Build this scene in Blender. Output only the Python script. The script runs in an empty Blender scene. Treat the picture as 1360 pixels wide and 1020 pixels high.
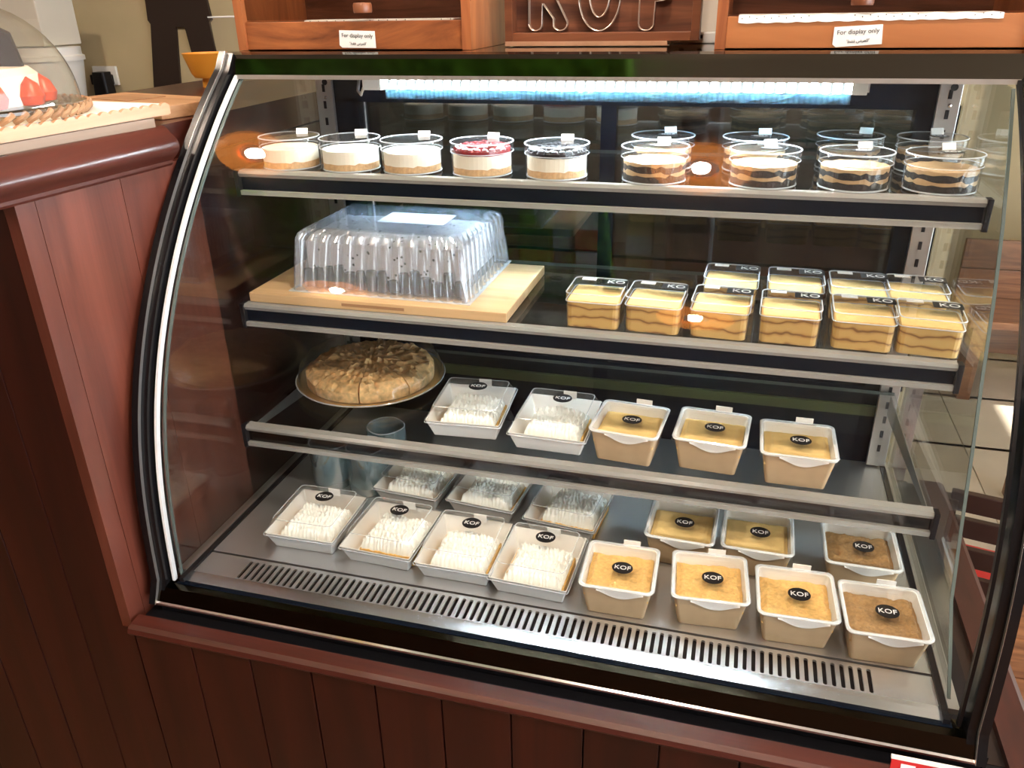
import bpy, bmesh, math, random
from mathutils import Vector, Matrix, noise
random.seed(7)
sc = bpy.context.scene
COL = sc.collection
PI = math.pi
S = 0.8            # model units to metres, applied to every top-level object at the end
D = 1.05           # height of the display deck above the floor, in model units

# ---------------------------------------------------------------- camera
cd = bpy.data.cameras.new('camera'); cam = bpy.data.objects.new('camera', cd); COL.objects.link(cam)
yaw, pit, rol, F = 0.2789, -0.4427, -0.0187, 1076.55
cd.sensor_width = 36.0; cd.lens = F / 1360 * 36.0; cd.clip_start = 0.02
fw = Vector((-math.sin(yaw)*math.cos(pit), math.cos(yaw)*math.cos(pit), math.sin(pit)))
rt = Vector((math.cos(yaw), math.sin(yaw), 0)); up = rt.cross(fw)
r2 = rt*math.cos(rol) + up*math.sin(rol); u2 = up*math.cos(rol) - rt*math.sin(rol)
m = Matrix((r2, u2, -fw)).transposed().to_4x4()
m.translation = Vector((0.2628, -0.9256, 0.8989 + D)) * S
cam.matrix_world = m
sc.camera = cam

# ---------------------------------------------------------------- world, sun, exposure
w = bpy.data.worlds.new('world'); sc.world = w; w.use_nodes = True
bg = w.node_tree.nodes['Background']
bg.inputs['Color'].default_value = (0.80, 0.90, 1.0, 1); bg.inputs['Strength'].default_value = 3.6
sl = bpy.data.lights.new('sun', 'SUN'); sl.energy = 9.0; sl.angle = 0.01; sl.color = (1.0, 0.93, 0.82)
sun = bpy.data.objects.new('sun', sl); COL.objects.link(sun); sun.location = (6, 3, 5)
sun.rotation_euler = Vector((-0.80, 0.05, -0.60)).to_track_quat('-Z', 'Y').to_euler()
sc.view_settings.view_transform = 'Standard'; sc.view_settings.look = 'None'
sc.view_settings.gamma = 1.0; sc.view_settings.use_curve_mapping = False
sc.view_settings.exposure = 1.45
LED_STRENGTH = 125.0
LAMP_STRENGTH = 640.0
sc.cycles.max_bounces = 12; sc.cycles.transparent_max_bounces = 40
sc.cycles.glossy_bounces = 5; sc.cycles.diffuse_bounces = 4
sc.cycles.caustics_reflective = False; sc.cycles.caustics_refractive = False
sc.cycles.sample_clamp_indirect = 4.0

# ---------------------------------------------------------------- materials
def new_mat(name):
    mt = bpy.data.materials.new(name); mt.use_nodes = True
    nt = mt.node_tree; return mt, nt, nt.nodes['Principled BSDF']
def N(nt, t, **kw):
    n = nt.nodes.new(t)
    for k, v in kw.items(): setattr(n, k, v)
    return n
def plain(name, col, rough=0.5, metal=0.0, coat=0.0, spec=0.5, emit=None, estr=0.0, nz=0.0, nscale=40, bump=0.0, sss=0.0):
    mt, nt, b = new_mat(name)
    b.inputs['Base Color'].default_value = (*col, 1); b.inputs['Roughness'].default_value = rough
    b.inputs['Metallic'].default_value = metal; b.inputs['Coat Weight'].default_value = coat
    b.inputs['Coat Roughness'].default_value = 0.12
    b.inputs['Specular IOR Level'].default_value = spec
    if emit: b.inputs['Emission Color'].default_value = (*emit, 1); b.inputs['Emission Strength'].default_value = estr
    if nz or bump:
        tc = N(nt, 'ShaderNodeTexCoord'); n = N(nt, 'ShaderNodeTexNoise'); n.inputs['Scale'].default_value = nscale
        n.inputs['Detail'].default_value = 4
        nt.links.new(tc.outputs['Object'], n.inputs['Vector'])
        if nz:
            mr = N(nt, 'ShaderNodeMapRange'); mr.inputs['To Min'].default_value = 1-nz; mr.inputs['To Max'].default_value = 1+nz
            mr.inputs['From Min'].default_value = .3; mr.inputs['From Max'].default_value = .7
            nt.links.new(n.outputs['Fac'], mr.inputs['Value'])
            mx = N(nt, 'ShaderNodeVectorMath', operation='SCALE'); mx.inputs[0].default_value = col
            nt.links.new(mr.outputs[0], mx.inputs['Scale']); nt.links.new(mx.outputs[0], b.inputs['Base Color'])
        if bump:
            bp = N(nt, 'ShaderNodeBump'); bp.inputs['Strength'].default_value = bump; bp.inputs['Distance'].default_value = 0.002
            nt.links.new(n.outputs['Fac'], bp.inputs['Height']); nt.links.new(bp.outputs[0], b.inputs['Normal'])
    return mt
def wood(name, c1, c2, axis='z', scale=9.0, rough=0.35, coat=0.3, bump=0.08, dist=1.5, stretch=.08, contrast=(.35,.68)):
    mt, nt, b = new_mat(name)
    tc = N(nt, 'ShaderNodeTexCoord'); mp = N(nt, 'ShaderNodeMapping'); oi = N(nt, 'ShaderNodeObjectInfo')
    s = [scale]*3; s['xyz'.index(axis)] = scale*stretch; mp.inputs['Scale'].default_value = s
    off = N(nt, 'ShaderNodeVectorMath', operation='SCALE'); off.inputs[0].default_value = (37, 51, 43)
    nt.links.new(oi.outputs['Random'], off.inputs['Scale']); nt.links.new(off.outputs[0], mp.inputs['Location'])
    nt.links.new(tc.outputs['Object'], mp.inputs['Vector'])
    n = N(nt, 'ShaderNodeTexNoise'); n.inputs['Scale'].default_value = 1.6; n.inputs['Detail'].default_value = 7
    n.inputs['Distortion'].default_value = dist; n.inputs['Roughness'].default_value = .62
    nt.links.new(mp.outputs[0], n.inputs['Vector'])
    cr = N(nt, 'ShaderNodeValToRGB'); cr.color_ramp.elements[0].color = (*c1, 1); cr.color_ramp.elements[1].color = (*c2, 1)
    cr.color_ramp.elements[0].position, cr.color_ramp.elements[1].position = contrast
    nt.links.new(n.outputs['Fac'], cr.inputs[0])
    hsv = N(nt, 'ShaderNodeHueSaturation'); mr = N(nt, 'ShaderNodeMapRange')
    mr.inputs['To Min'].default_value = .82; mr.inputs['To Max'].default_value = 1.15
    nt.links.new(oi.outputs['Random'], mr.inputs['Value']); nt.links.new(mr.outputs[0], hsv.inputs['Value'])
    nt.links.new(cr.outputs[0], hsv.inputs['Color']); nt.links.new(hsv.outputs[0], b.inputs['Base Color'])
    bp = N(nt, 'ShaderNodeBump'); bp.inputs['Strength'].default_value = bump; bp.inputs['Distance'].default_value = 0.003
    nt.links.new(n.outputs['Fac'], bp.inputs['Height']); nt.links.new(bp.outputs[0], b.inputs['Normal'])
    b.inputs['Roughness'].default_value = rough; b.inputs['Coat Weight'].default_value = coat; b.inputs['Coat Roughness'].default_value = .18
    return mt
def clear(name, tint=(1, 1, 1), f0=0.05, rough=0.02, haze=0.0, hazecol=(.9, .95, 1)):
    """thin clear sheet: straight-through transmission plus a Schlick reflection, a little milky haze"""
    mt = bpy.data.materials.new(name); mt.use_nodes = True; nt = mt.node_tree; nt.nodes.clear()
    out = N(nt, 'ShaderNodeOutputMaterial'); g = N(nt, 'ShaderNodeNewGeometry')
    dp = N(nt, 'ShaderNodeVectorMath', operation='DOT_PRODUCT')
    nt.links.new(g.outputs['Incoming'], dp.inputs[0]); nt.links.new(g.outputs['Normal'], dp.inputs[1])
    ab = N(nt, 'ShaderNodeMath', operation='ABSOLUTE'); nt.links.new(dp.outputs['Value'], ab.inputs[0])
    om = N(nt, 'ShaderNodeMath', operation='SUBTRACT'); om.inputs[0].default_value = 1.0; nt.links.new(ab.outputs[0], om.inputs[1])
    pw = N(nt, 'ShaderNodeMath', operation='POWER'); pw.inputs[1].default_value = 5.0; nt.links.new(om.outputs[0], pw.inputs[0])
    mr = N(nt, 'ShaderNodeMath', operation='MULTIPLY_ADD'); mr.inputs[1].default_value = 1-f0; mr.inputs[2].default_value = f0
    nt.links.new(pw.outputs[0], mr.inputs[0])
    tr = N(nt, 'ShaderNodeBsdfTransparent'); tr.inputs[0].default_value = (*tint, 1)
    gl = N(nt, 'ShaderNodeBsdfGlossy'); gl.inputs['Roughness'].default_value = rough
    mx = N(nt, 'ShaderNodeMixShader'); nt.links.new(mr.outputs[0], mx.inputs[0])
    nt.links.new(tr.outputs[0], mx.inputs[1]); nt.links.new(gl.outputs[0], mx.inputs[2])
    end = mx
    if haze:
        df = N(nt, 'ShaderNodeBsdfDiffuse'); df.inputs[0].default_value = (*hazecol, 1)
        m2 = N(nt, 'ShaderNodeMixShader'); m2.inputs[0].default_value = haze
        nt.links.new(mx.outputs[0], m2.inputs[1]); nt.links.new(df.outputs[0], m2.inputs[2]); end = m2
    nt.links.new(end.outputs[0], out.inputs[0])
    return mt
def ramp_z(name, stops, z0, z1, wob=0.0, wscale=30, rough=.6, bump=.3, nz=.1, constant=True):
    """layers stacked in z, with an uneven boundary"""
    mt, nt, b = new_mat(name)
    tc = N(nt, 'ShaderNodeTexCoord'); sp = N(nt, 'ShaderNodeSeparateXYZ'); nt.links.new(tc.outputs['Object'], sp.inputs[0])
    n = N(nt, 'ShaderNodeTexNoise'); n.inputs['Scale'].default_value = wscale; n.inputs['Detail'].default_value = 3
    nt.links.new(tc.outputs['Object'], n.inputs['Vector'])
    ma = N(nt, 'ShaderNodeMath', operation='MULTIPLY_ADD'); ma.inputs[1].default_value = wob; nt.links.new(n.outputs['Fac'], ma.inputs[0])
    nt.links.new(sp.outputs['Z'], ma.inputs[2])
    mr = N(nt, 'ShaderNodeMapRange'); mr.inputs['From Min'].default_value = z0+wob/2; mr.inputs['From Max'].default_value = z1+wob/2
    nt.links.new(ma.outputs[0], mr.inputs['Value'])
    cr = N(nt, 'ShaderNodeValToRGB'); e = cr.color_ramp.elements
    if constant: cr.color_ramp.interpolation = 'CONSTANT'
    while len(e) < len(stops): e.new(1.0)
    for i, (p, c) in enumerate(stops): e[i].position = p; e[i].color = (*c, 1)
    nt.links.new(mr.outputs[0], cr.inputs[0])
    n2 = N(nt, 'ShaderNodeTexNoise'); n2.inputs['Scale'].default_value = 220; nt.links.new(tc.outputs['Object'], n2.inputs['Vector'])
    m3 = N(nt, 'ShaderNodeMapRange'); m3.inputs['To Min'].default_value = 1-nz*2; m3.inputs['To Max'].default_value = 1+nz*2
    nt.links.new(n2.outputs['Fac'], m3.inputs['Value'])
    sv = N(nt, 'ShaderNodeVectorMath', operation='SCALE'); nt.links.new(cr.outputs[0], sv.inputs[0]); nt.links.new(m3.outputs[0], sv.inputs['Scale'])
    nt.links.new(sv.outputs[0], b.inputs['Base Color'])
    bp = N(nt, 'ShaderNodeBump'); bp.inputs['Strength'].default_value = bump; bp.inputs['Distance'].default_value = .002
    nt.links.new(n2.outputs['Fac'], bp.inputs['Height']); nt.links.new(bp.outputs[0], b.inputs['Normal'])
    b.inputs['Roughness'].default_value = rough
    return mt

M = {}
M['mahogany'] = wood('mahogany', (.012, .0018, .0011), (.034, .0052, .0028), 'z', 6, rough=.38, coat=.10)
M['mahogany_x'] = wood('mahogany_along', (.030, .0060, .0038), (.080, .0165, .0095), 'x', 7, rough=.36, coat=.3)
M['mahogany_y'] = wood('mahogany_deep', (.034, .0065, .0040), (.085, .0175, .0100), 'y', 7, rough=.36, coat=.3)
M['mahogany_lit'] = wood('mahogany_lit_side', (.070, .0170, .0100), (.145, .0400, .0240), 'z', 7, rough=.36, coat=.35)  # paler copy of mahogany: light falling on the side face put into its colour
M['acacia'] = wood('acacia', (.10, .022, .007), (.42, .135, .040), 'x', 9, rough=.42, coat=.08, dist=2.5, stretch=.15, contrast=(.3,.6))
M['acacia_z'] = wood('acacia_upright', (.20, .055, .018), (.42, .145, .048), 'z', 9, rough=.42, coat=.08, stretch=.12)
M['acacia_pale'] = wood('acacia_pale', (.36, .125, .038), (.48, .180, .058), 'x', 8, rough=.45, coat=.05, stretch=.1)
M['walnut'] = wood('walnut', (.055, .018, .010), (.19, .070, .034), 'x', 16, rough=.4, coat=.2, stretch=.07)
M['frame_wood'] = wood('frame_wood', (.14, .045, .020), (.24, .085, .036), 'x', 12, rough=.4, coat=.15)
M['bamboo'] = wood('bamboo', (.52, .33, .16), (.66, .45, .25), 'x', 14, rough=.45, coat=.1, bump=.03, stretch=.05)
M['chopping'] = wood('chopping', (.30, .15, .070), (.46, .26, .13), 'x', 10, rough=.5, coat=.05, stretch=.07)
M['table_wood'] = wood('table_wood', (.13, .045, .018), (.34, .150, .065), 'x', 8, rough=.35, coat=.3, dist=3.0, stretch=.09)
M['pale_wood'] = wood('pale_wood', (.46, .24, .13), (.58, .33, .20), 'y', 8, rough=.5, coat=.05)
M['grey_wood'] = wood('grey_wood', (.20, .13, .085), (.32, .22, .15), 'y', 10, rough=.55, coat=.0)
M['black_gloss'] = plain('black_gloss', (.005, .005, .006), rough=.25, coat=.0, spec=.25)
M['black_mirror'] = plain('black_mirror', (.10, .088, .07), rough=.07, metal=1.0)
M['plinth_black'] = plain('plinth_black', (.040, .032, .022), rough=.12, metal=1.0)
M['black'] = plain('black', (.008, .008, .010), rough=.4, spec=.25)
M['navy_black'] = plain('navy_black', (.004, .007, .014), rough=.22, spec=.12)
M['chrome'] = plain('chrome', (.72, .72, .73), rough=.18, metal=1.0)
M['alu'] = plain('aluminium', (.55, .54, .52), rough=.32, metal=.9, nz=.06, nscale=20)
M['wire'] = plain('wire', (.62, .52, .44), rough=.3, metal=.6)
M['seal'] = plain('seal', (.80, .82, .82), rough=.35)
M['glass_edge'] = plain('glass_edge', (.10, .125, .115), rough=.25, coat=.0)
M['white_plastic'] = plain('white_plastic', (.78, .77, .74), rough=.35)
M['paper'] = plain('paper', (.84, .83, .80), rough=.6)
M['paper_grey'] = plain('paper_grey', (.74, .72, .68), rough=.6)
M['kraft'] = plain('kraft', (.52, .37, .22), rough=.65, nz=.05, nscale=60)
M['sticker'] = plain('sticker', (.012, .012, .014), rough=.35)
M['ink'] = plain('ink', (.03, .03, .03), rough=.5)
M['white_ink'] = plain('white_ink', (.85, .85, .84), rough=.5)
M['cream'] = plain('cream', (.92, .94, .90), rough=.6, nz=.02, nscale=90, bump=.1)
M['cheese'] = plain('cheese', (.86, .80, .66), rough=.5, nz=.02, nscale=50)
M['biscuit'] = plain('biscuit', (.60, .38, .19), rough=.8, nz=.18, nscale=160, bump=.5)
M['pastry'] = plain('pastry', (.76, .46, .13), rough=.7, nz=.2, nscale=150, bump=.5)
M['berry'] = plain('berry', (.20, .010, .014), rough=.25, nz=.5, nscale=70, bump=.3, coat=.0)
M['cherry'] = plain('cherry', (.008, .006, .010), rough=.3, nz=.4, nscale=60, bump=.3, coat=.0, spec=.3)
M['cookie'] = plain('cookie', (.008, .006, .006), rough=.7, nz=.5, nscale=120, bump=.8)
M['tan_cream'] = plain('tan_cream', (.44, .29, .145), rough=.5, nz=.06, nscale=80)
M['crumb_yellow'] = plain('crumb_yellow', (.82, .58, .23), rough=.8, nz=.07, nscale=120, bump=.3)
M['crumb_orange'] = plain('crumb_orange', (.80, .50, .17), rough=.9, nz=.16, nscale=170, bump=.8)
M['crumb_brown'] = plain('crumb_brown', (.36, .21, .082), rough=.9, nz=.2, nscale=190, bump=.8)
M['gold'] = plain('gold', (.90, .70, .36), rough=.38, metal=1.0)
M['pie'] = plain('pie', (.95, .60, .26), rough=.8, nz=.28, nscale=90, bump=1.0)
M['clear'] = clear('clear_plastic', (.975, .98, .985), f0=.04, rough=.04, haze=.008)
M['clear_rim'] = clear('clear_rim', (.90, .92, .93), f0=.12, rough=.08, haze=.42)
M['ribbed'] = clear('ribbed_plastic', (.93, .94, .97), f0=.16, rough=.13, haze=.17, hazecol=(.68, .74, .84))
M['cover_top'] = clear('cover_top', (.90, .93, .98), f0=.20, rough=.10, haze=.22, hazecol=(.45, .52, .66))
M['front_glass'] = clear('front_glass', (.985, .995, .99), f0=.016, rough=.0)
M['side_glass'] = clear('side_glass', (.95, .975, .965), f0=.06, rough=.0)
M['door_glass'] = clear('door_glass', (.20, .245, .28), f0=.15, rough=.01)
M['shelf_glass'] = clear('shelf_glass', (.955, .97, .975), f0=.035, rough=.01)
M['rail_clear'] = clear('rail_clear', (.78, .78, .77), f0=.12, rough=.12, haze=.35, hazecol=(.62, .61, .58))
M['rail_smoke'] = clear('rail_smoke', (.42, .42, .44), f0=.08, rough=.06)
M['reflection_blue'] = clear('reflection_blue', (.35, .50, .58), f0=.12, rough=.15, haze=.03, hazecol=(.25, .5, .65))  # bluish tint for the modelled reflection of the LED tube
M['tumbler'] = clear('tumbler_glass', (.80, .90, .92), f0=.20, rough=.03, haze=.14, hazecol=(.6, .75, .8))
M['dome_glass'] = clear('dome_glass', (.90, .88, .80), f0=.06, rough=.02, haze=.03)
M['acrylic_door'] = clear('acrylic_door', (.82, .80, .78), f0=.014, rough=.01)
M['wall'] = plain('wall', (.50, .41, .25), rough=.85, nz=.10, nscale=3, bump=.1)
M['wall_red'] = plain('wall_red', (.16, .08, .05), rough=.7, nz=.1, nscale=4)
M['wall_white'] = plain('wall_white', (.66, .62, .54), rough=.8, nz=.05, nscale=3)
M['ceiling'] = plain('ceiling', (.46, .43, .38), rough=.9)
M['dark_brown'] = plain('dark_brown', (.022, .010, .006), rough=.6)
M['yellow'] = plain('yellow', (.85, .36, .04), rough=.4)
M['green'] = plain('green', (.02, .16, .09), rough=.5)
M['ledge'] = plain('ledge', (.085, .095, .03), rough=.4)
M['lime'] = plain('lime', (.28, .32, .04), rough=.5)
M['red'] = plain('red', (.55, .02, .02), rough=.5)
M['blue'] = plain('blue', (.02, .07, .20), rough=.5)
M['moss'] = plain('moss', (.16, .50, .05), rough=.9, nz=.6, nscale=25)
M['tile'] = plain('tile', (.62, .55, .45), rough=.35, nz=.06, nscale=5)
M['chair_wood'] = plain('chair_wood', (.028, .010, .008), rough=.35, coat=.2)
M['orange_ring'] = plain('orange_ring', (.75, .26, .05), rough=.4, emit=(1.0, .32, .06), estr=4.5)
M['bulb'] = plain('bulb', (1, .9, .7), emit=(1.0, .90, .77), estr=LAMP_STRENGTH)
M['frosting'] = plain('frosting', (.86, .74, .66), rough=.5, nz=.08, nscale=30)
M['strawberry'] = plain('strawberry', (.62, .08, .03), rough=.3, nz=.3, nscale=40)
M['yellow_box'] = plain('carton', (.62, .58, .50), rough=.6)
# brushed stainless steel
mt, nt, b = new_mat('steel')
tc = N(nt, 'ShaderNodeTexCoord'); mp = N(nt, 'ShaderNodeMapping'); mp.inputs['Scale'].default_value = (3, 400, 400)
n = N(nt, 'ShaderNodeTexNoise'); n.inputs['Scale'].default_value = 2.0; n.inputs['Detail'].default_value = 3
nt.links.new(tc.outputs['Object'], mp.inputs[0]); nt.links.new(mp.outputs[0], n.inputs['Vector'])
mr = N(nt, 'ShaderNodeMapRange'); mr.inputs['To Min'].default_value = .34; mr.inputs['To Max'].default_value = .48
nt.links.new(n.outputs['Fac'], mr.inputs[0]); nt.links.new(mr.outputs[0], b.inputs['Roughness'])
b.inputs['Base Color'].default_value = (.78, .78, .785, 1); b.inputs['Metallic'].default_value = 1.0
bp = N(nt, 'ShaderNodeBump'); bp.inputs['Strength'].default_value = .04; bp.inputs['Distance'].default_value = .001
nt.links.new(n.outputs['Fac'], bp.inputs['Height']); nt.links.new(bp.outputs[0], b.inputs['Normal'])
M['steel'] = mt
M['steel_bright'] = plain('steel_bright', (.92, .93, .95), rough=.24, metal=1.0)
# LED tube: a row of diodes behind a clear ribbed tube
mt, nt, b = new_mat('led')
tc = N(nt, 'ShaderNodeTexCoord'); sp = N(nt, 'ShaderNodeSeparateXYZ'); nt.links.new(tc.outputs['Object'], sp.inputs[0])
a = N(nt, 'ShaderNodeMath', operation='MULTIPLY'); a.inputs[1].default_value = PI/0.0165; nt.links.new(sp.outputs['X'], a.inputs[0])
s_ = N(nt, 'ShaderNodeMath', operation='SINE'); nt.links.new(a.outputs[0], s_.inputs[0])
ab_ = N(nt, 'ShaderNodeMath', operation='ABSOLUTE'); nt.links.new(s_.outputs[0], ab_.inputs[0])
r_ = N(nt, 'ShaderNodeMapRange', interpolation_type='SMOOTHSTEP'); r_.inputs['From Min'].default_value = .35; r_.inputs['To Min'].default_value = .18; r_.inputs['To Max'].default_value = LED_STRENGTH*1.9
nt.links.new(ab_.outputs[0], r_.inputs[0]); nt.links.new(r_.outputs[0], b.inputs['Emission Strength'])
b.inputs['Emission Color'].default_value = (.80, .93, 1.0, 1); b.inputs['Base Color'].default_value = (.8, .85, .9, 1)
M['led'] = mt
# cookies-and-cream: pale cream with dark specks
mt, nt, b = new_mat('cookies_cream')
tc = N(nt, 'ShaderNodeTexCoord'); v = N(nt, 'ShaderNodeTexVoronoi'); v.inputs['Scale'].default_value = 75
nt.links.new(tc.outputs['Object'], v.inputs['Vector'])
cr = N(nt, 'ShaderNodeValToRGB'); cr.color_ramp.elements[0].position = .13; cr.color_ramp.elements[0].color = (.02, .015, .015, 1)
cr.color_ramp.elements[1].position = .22; cr.color_ramp.elements[1].color = (.56, .54, .54, 1)
nt.links.new(v.outputs['Distance'], cr.inputs[0]); nt.links.new(cr.outputs[0], b.inputs['Base Color'])
M['cookies_cream'] = mt
# layered biscuit pudding: custard with thin wavy brown biscuit seams
mt, nt, b = new_mat('pudding')
tc = N(nt, 'ShaderNodeTexCoord'); mp = N(nt, 'ShaderNodeMapping'); mp.inputs['Scale'].default_value = (1, 1, 1); oi = N(nt, 'ShaderNodeObjectInfo')
of = N(nt, 'ShaderNodeVectorMath', operation='SCALE'); of.inputs[0].default_value = (3, 5, 0.0); nt.links.new(oi.outputs['Random'], of.inputs['Scale'])
nt.links.new(of.outputs[0], mp.inputs['Location']); nt.links.new(tc.outputs['Object'], mp.inputs[0])
wv = N(nt, 'ShaderNodeTexWave'); wv.bands_direction = 'Z'; wv.inputs['Scale'].default_value = 17; wv.inputs['Distortion'].default_value = 5.0
wv.inputs['Detail'].default_value = 2; wv.inputs['Detail Scale'].default_value = 1.1; wv.inputs['Detail Roughness'].default_value = .7
nt.links.new(mp.outputs[0], wv.inputs['Vector'])
cr = N(nt, 'ShaderNodeValToRGB'); e = cr.color_ramp.elements
e[0].position = 0.0; e[0].color = (.22, .10, .03, 1); e[1].position = .12; e[1].color = (.50, .29, .085, 1)
x = e.new(.6); x.color = (.60, .38, .125, 1)
nt.links.new(wv.outputs['Fac'], cr.inputs[0]); nt.links.new(cr.outputs[0], b.inputs['Base Color']); b.inputs['Roughness'].default_value = .5
M['pudding'] = mt

# ---------------------------------------------------------------- mesh helpers
class MB:
    def __init__(s): s.v = []; s.f = []; s.sm = []; s.mi = []; s.cur = 0
    def add(s, vs, fs, smooth=False):
        o = len(s.v); s.v += [tuple(p) for p in vs]
        for f in fs: s.f.append(tuple(i+o for i in f)); s.sm.append(smooth); s.mi.append(s.cur)
        return s
    def box(s, x0, x1, y0, y1, z0, z1, bev=0.0):
        if bev <= 0:
            vs = [(x, y, z) for z in (z0, z1) for y in (y0, y1) for x in (x0, x1)]
            return s.add(vs, [(0,2,3,1),(4,5,7,6),(0,1,5,4),(2,6,7,3),(0,4,6,2),(1,3,7,5)])
        bm = bmesh.new(); bmesh.ops.create_cube(bm, size=1)
        for q in bm.verts: q.co = Vector(((x0+x1)/2+q.co.x*(x1-x0), (y0+y1)/2+q.co.y*(y1-y0), (z0+z1)/2+q.co.z*(z1-z0)))
        bmesh.ops.bevel(bm, geom=bm.edges[:], offset=bev, segments=2, affect='EDGES', profile=.6)
        return s.bm(bm)
    def bm(s, bm, smooth=False):
        bm.verts.index_update(); s.add([q.co[:] for q in bm.verts], [[q.index for q in f.verts] for f in bm.faces], smooth); bm.free(); return s
    def prism(s, poly, h0, h1, axis='x', smooth=False):
        """poly in the plane across AXIS (x: (y,z); y: (x,z); z: (x,y)), extruded from h0 to h1"""
        n = len(poly)
        def P(p, h): return {'x': (h, p[0], p[1]), 'y': (p[0], h, p[1]), 'z': (p[0], p[1], h)}[axis]
        vs = [P(p, h0) for p in poly] + [P(p, h1) for p in poly]
        s.add(vs, [(i, (i+1) % n, n+(i+1) % n, n+i) for i in range(n)], smooth)
        s.add(vs, [tuple(range(n))[::-1], tuple(range(n, 2*n))]); return s
    def strip(s, outer, inner, h0, h1):
        """band between two open (y,z) curves, extruded along x"""
        n = len(outer)
        vs = [(h, p[0], p[1]) for h in (h0, h1) for c in (outer, inner) for p in c]
        fs = []
        for i in range(n-1):
            a, b, c, d = i, n+i, 2*n+i, 3*n+i
            fs += [(a, a+1, c+1, c), (b, d, d+1, b+1), (a, b, b+1, a+1), (c, c+1, d+1, d)]
        fs += [(0, 2*n, 3*n, n), (n-1, 2*n-1, 4*n-1, 3*n-1)]
        return s.add(vs, fs, True)
    def lathe(s, prof, n=32, c=(0, 0), smooth=True):
        vs = []; k = len(prof)
        for i in range(n):
            a = 2*PI*i/n
            vs += [(c[0]+r*math.cos(a), c[1]+r*math.sin(a), z) for r, z in prof]
        fs = []
        for i in range(n):
            j = (i+1) % n
            for q in range(k-1):
                fs.append((i*k+q, j*k+q, j*k+q+1, i*k+q+1))
        return s.add(vs, fs, smooth)
    def rings(s, rings, cap0=True, cap1=True, smooth=False):
        n = len(rings[0]); vs = [p for r in rings for p in r]; fs = []
        for k in range(len(rings)-1):
            for i in range(n):
                j = (i+1) % n; fs.append((k*n+i, k*n+j, (k+1)*n+j, (k+1)*n+i))
        s.add(vs, fs, smooth)
        if cap0: s.add(rings[0], [tuple(range(n))[::-1]])
        if cap1: s.add(rings[-1], [tuple(range(n))])
        return s
    def tube(s, pts, r, n=8, closed=False):
        pts = [Vector(p) for p in pts]; R = []
        for i, p in enumerate(pts):
            a = pts[(i-1) % len(pts)] if (closed or i > 0) else p; b_ = pts[(i+1) % len(pts)] if (closed or i < len(pts)-1) else p
            t = (b_-a).normalized(); u = t.cross(Vector((0, 0, 1)))
            if u.length < 1e-3: u = t.cross(Vector((0, 1, 0)))
            u.normalize(); w_ = t.cross(u)
            R.append([tuple(p+u*(r*math.cos(2*PI*k/n))+w_*(r*math.sin(2*PI*k/n))) for k in range(n)])
        if closed: R.append(R[0])
        return s.rings(R, not closed, not closed, True)
    def mesh(s, name):
        me = bpy.data.meshes.new(name); me.from_pydata(s.v, [], s.f)
        me.polygons.foreach_set('use_smooth', s.sm); me.polygons.foreach_set('material_index', s.mi)
        bm = bmesh.new(); bm.from_mesh(me); bmesh.ops.remove_doubles(bm, verts=bm.verts[:], dist=1e-6)
        bmesh.ops.recalc_face_normals(bm, faces=bm.faces[:]); bm.to_mesh(me); bm.free()
        if any(s.sm): me.set_sharp_from_angle(angle=math.radians(38))
        return me
    def build(s, name, mats, parent=None, loc=None, rot=None):
        me = s.mesh(name)
        for q in (mats if isinstance(mats, (list, tuple)) else [mats]): me.materials.append(M[q] if isinstance(q, str) else q)
        return link(name, me, parent, loc, rot)
def link(name, me, parent=None, loc=None, rot=None):
    o = bpy.data.objects.new(name, me); COL.objects.link(o)
    if parent: o.parent = parent
    if loc: o.location = loc
    if rot: o.rotation_euler = rot
    return o
def tag(o, label, cat, group=None):
    o['label'] = label; o['category'] = cat
    if group: o['group'] = group
    return o
def thing(name, label, cat, loc=(0, 0, 0), rz=0, group=None):
    o = bpy.data.objects.new(name, None); COL.objects.link(o); o.empty_display_size = .05
    o.location = loc; o.rotation_euler = (0, 0, rz); return tag(o, label, cat, group)
def struct(o): o['kind'] = 'structure'; return o
def copy_tree(o, parent=None):
    c = o.copy(); COL.objects.link(c)
    if parent: c.parent = parent; c.matrix_parent_inverse = o.matrix_parent_inverse
    for ch in list(o.children): copy_tree(ch, c)
    return c
_txt = {}
def text_mesh(body, size, depth=.0002):
    k = (body, size)
    if k not in _txt:
        cu = bpy.data.curves.new('text', 'FONT'); cu.body = body; cu.size = size; cu.extrude = depth
        cu.align_x = 'CENTER'; cu.align_y = 'CENTER'; cu.resolution_u = 3
        o = bpy.data.objects.new('text', cu); COL.objects.link(o)
        dg = bpy.context.evaluated_depsgraph_get(); dg.update()
        me = bpy.data.meshes.new_from_object(o.evaluated_get(dg)); bpy.data.objects.remove(o); bpy.data.curves.remove(cu)
        _txt[k] = me
    return _txt[k]
def text(body, size, mat, parent, loc, rot=(0, 0, 0), name='lettering'):
    me = text_mesh(body, size).copy(); me.materials.clear(); me.materials.append(M[mat])
    return link(name, me, parent, loc, rot)
def rrect(w, d, r, n=4):
    pts = []
    for cx, cy, a0 in ((w/2-r, d/2-r, 0), (-w/2+r, d/2-r, PI/2), (-w/2+r, -d/2+r, PI), (w/2-r, -d/2+r, 3*PI/2)):
        for i in range(n+1):
            a = a0+PI/2*i/n; pts.append((cx+r*math.cos(a), cy+r*math.sin(a)))
    return pts
def lift(poly, z): return [(x, y, z) for x, y in poly]
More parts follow.
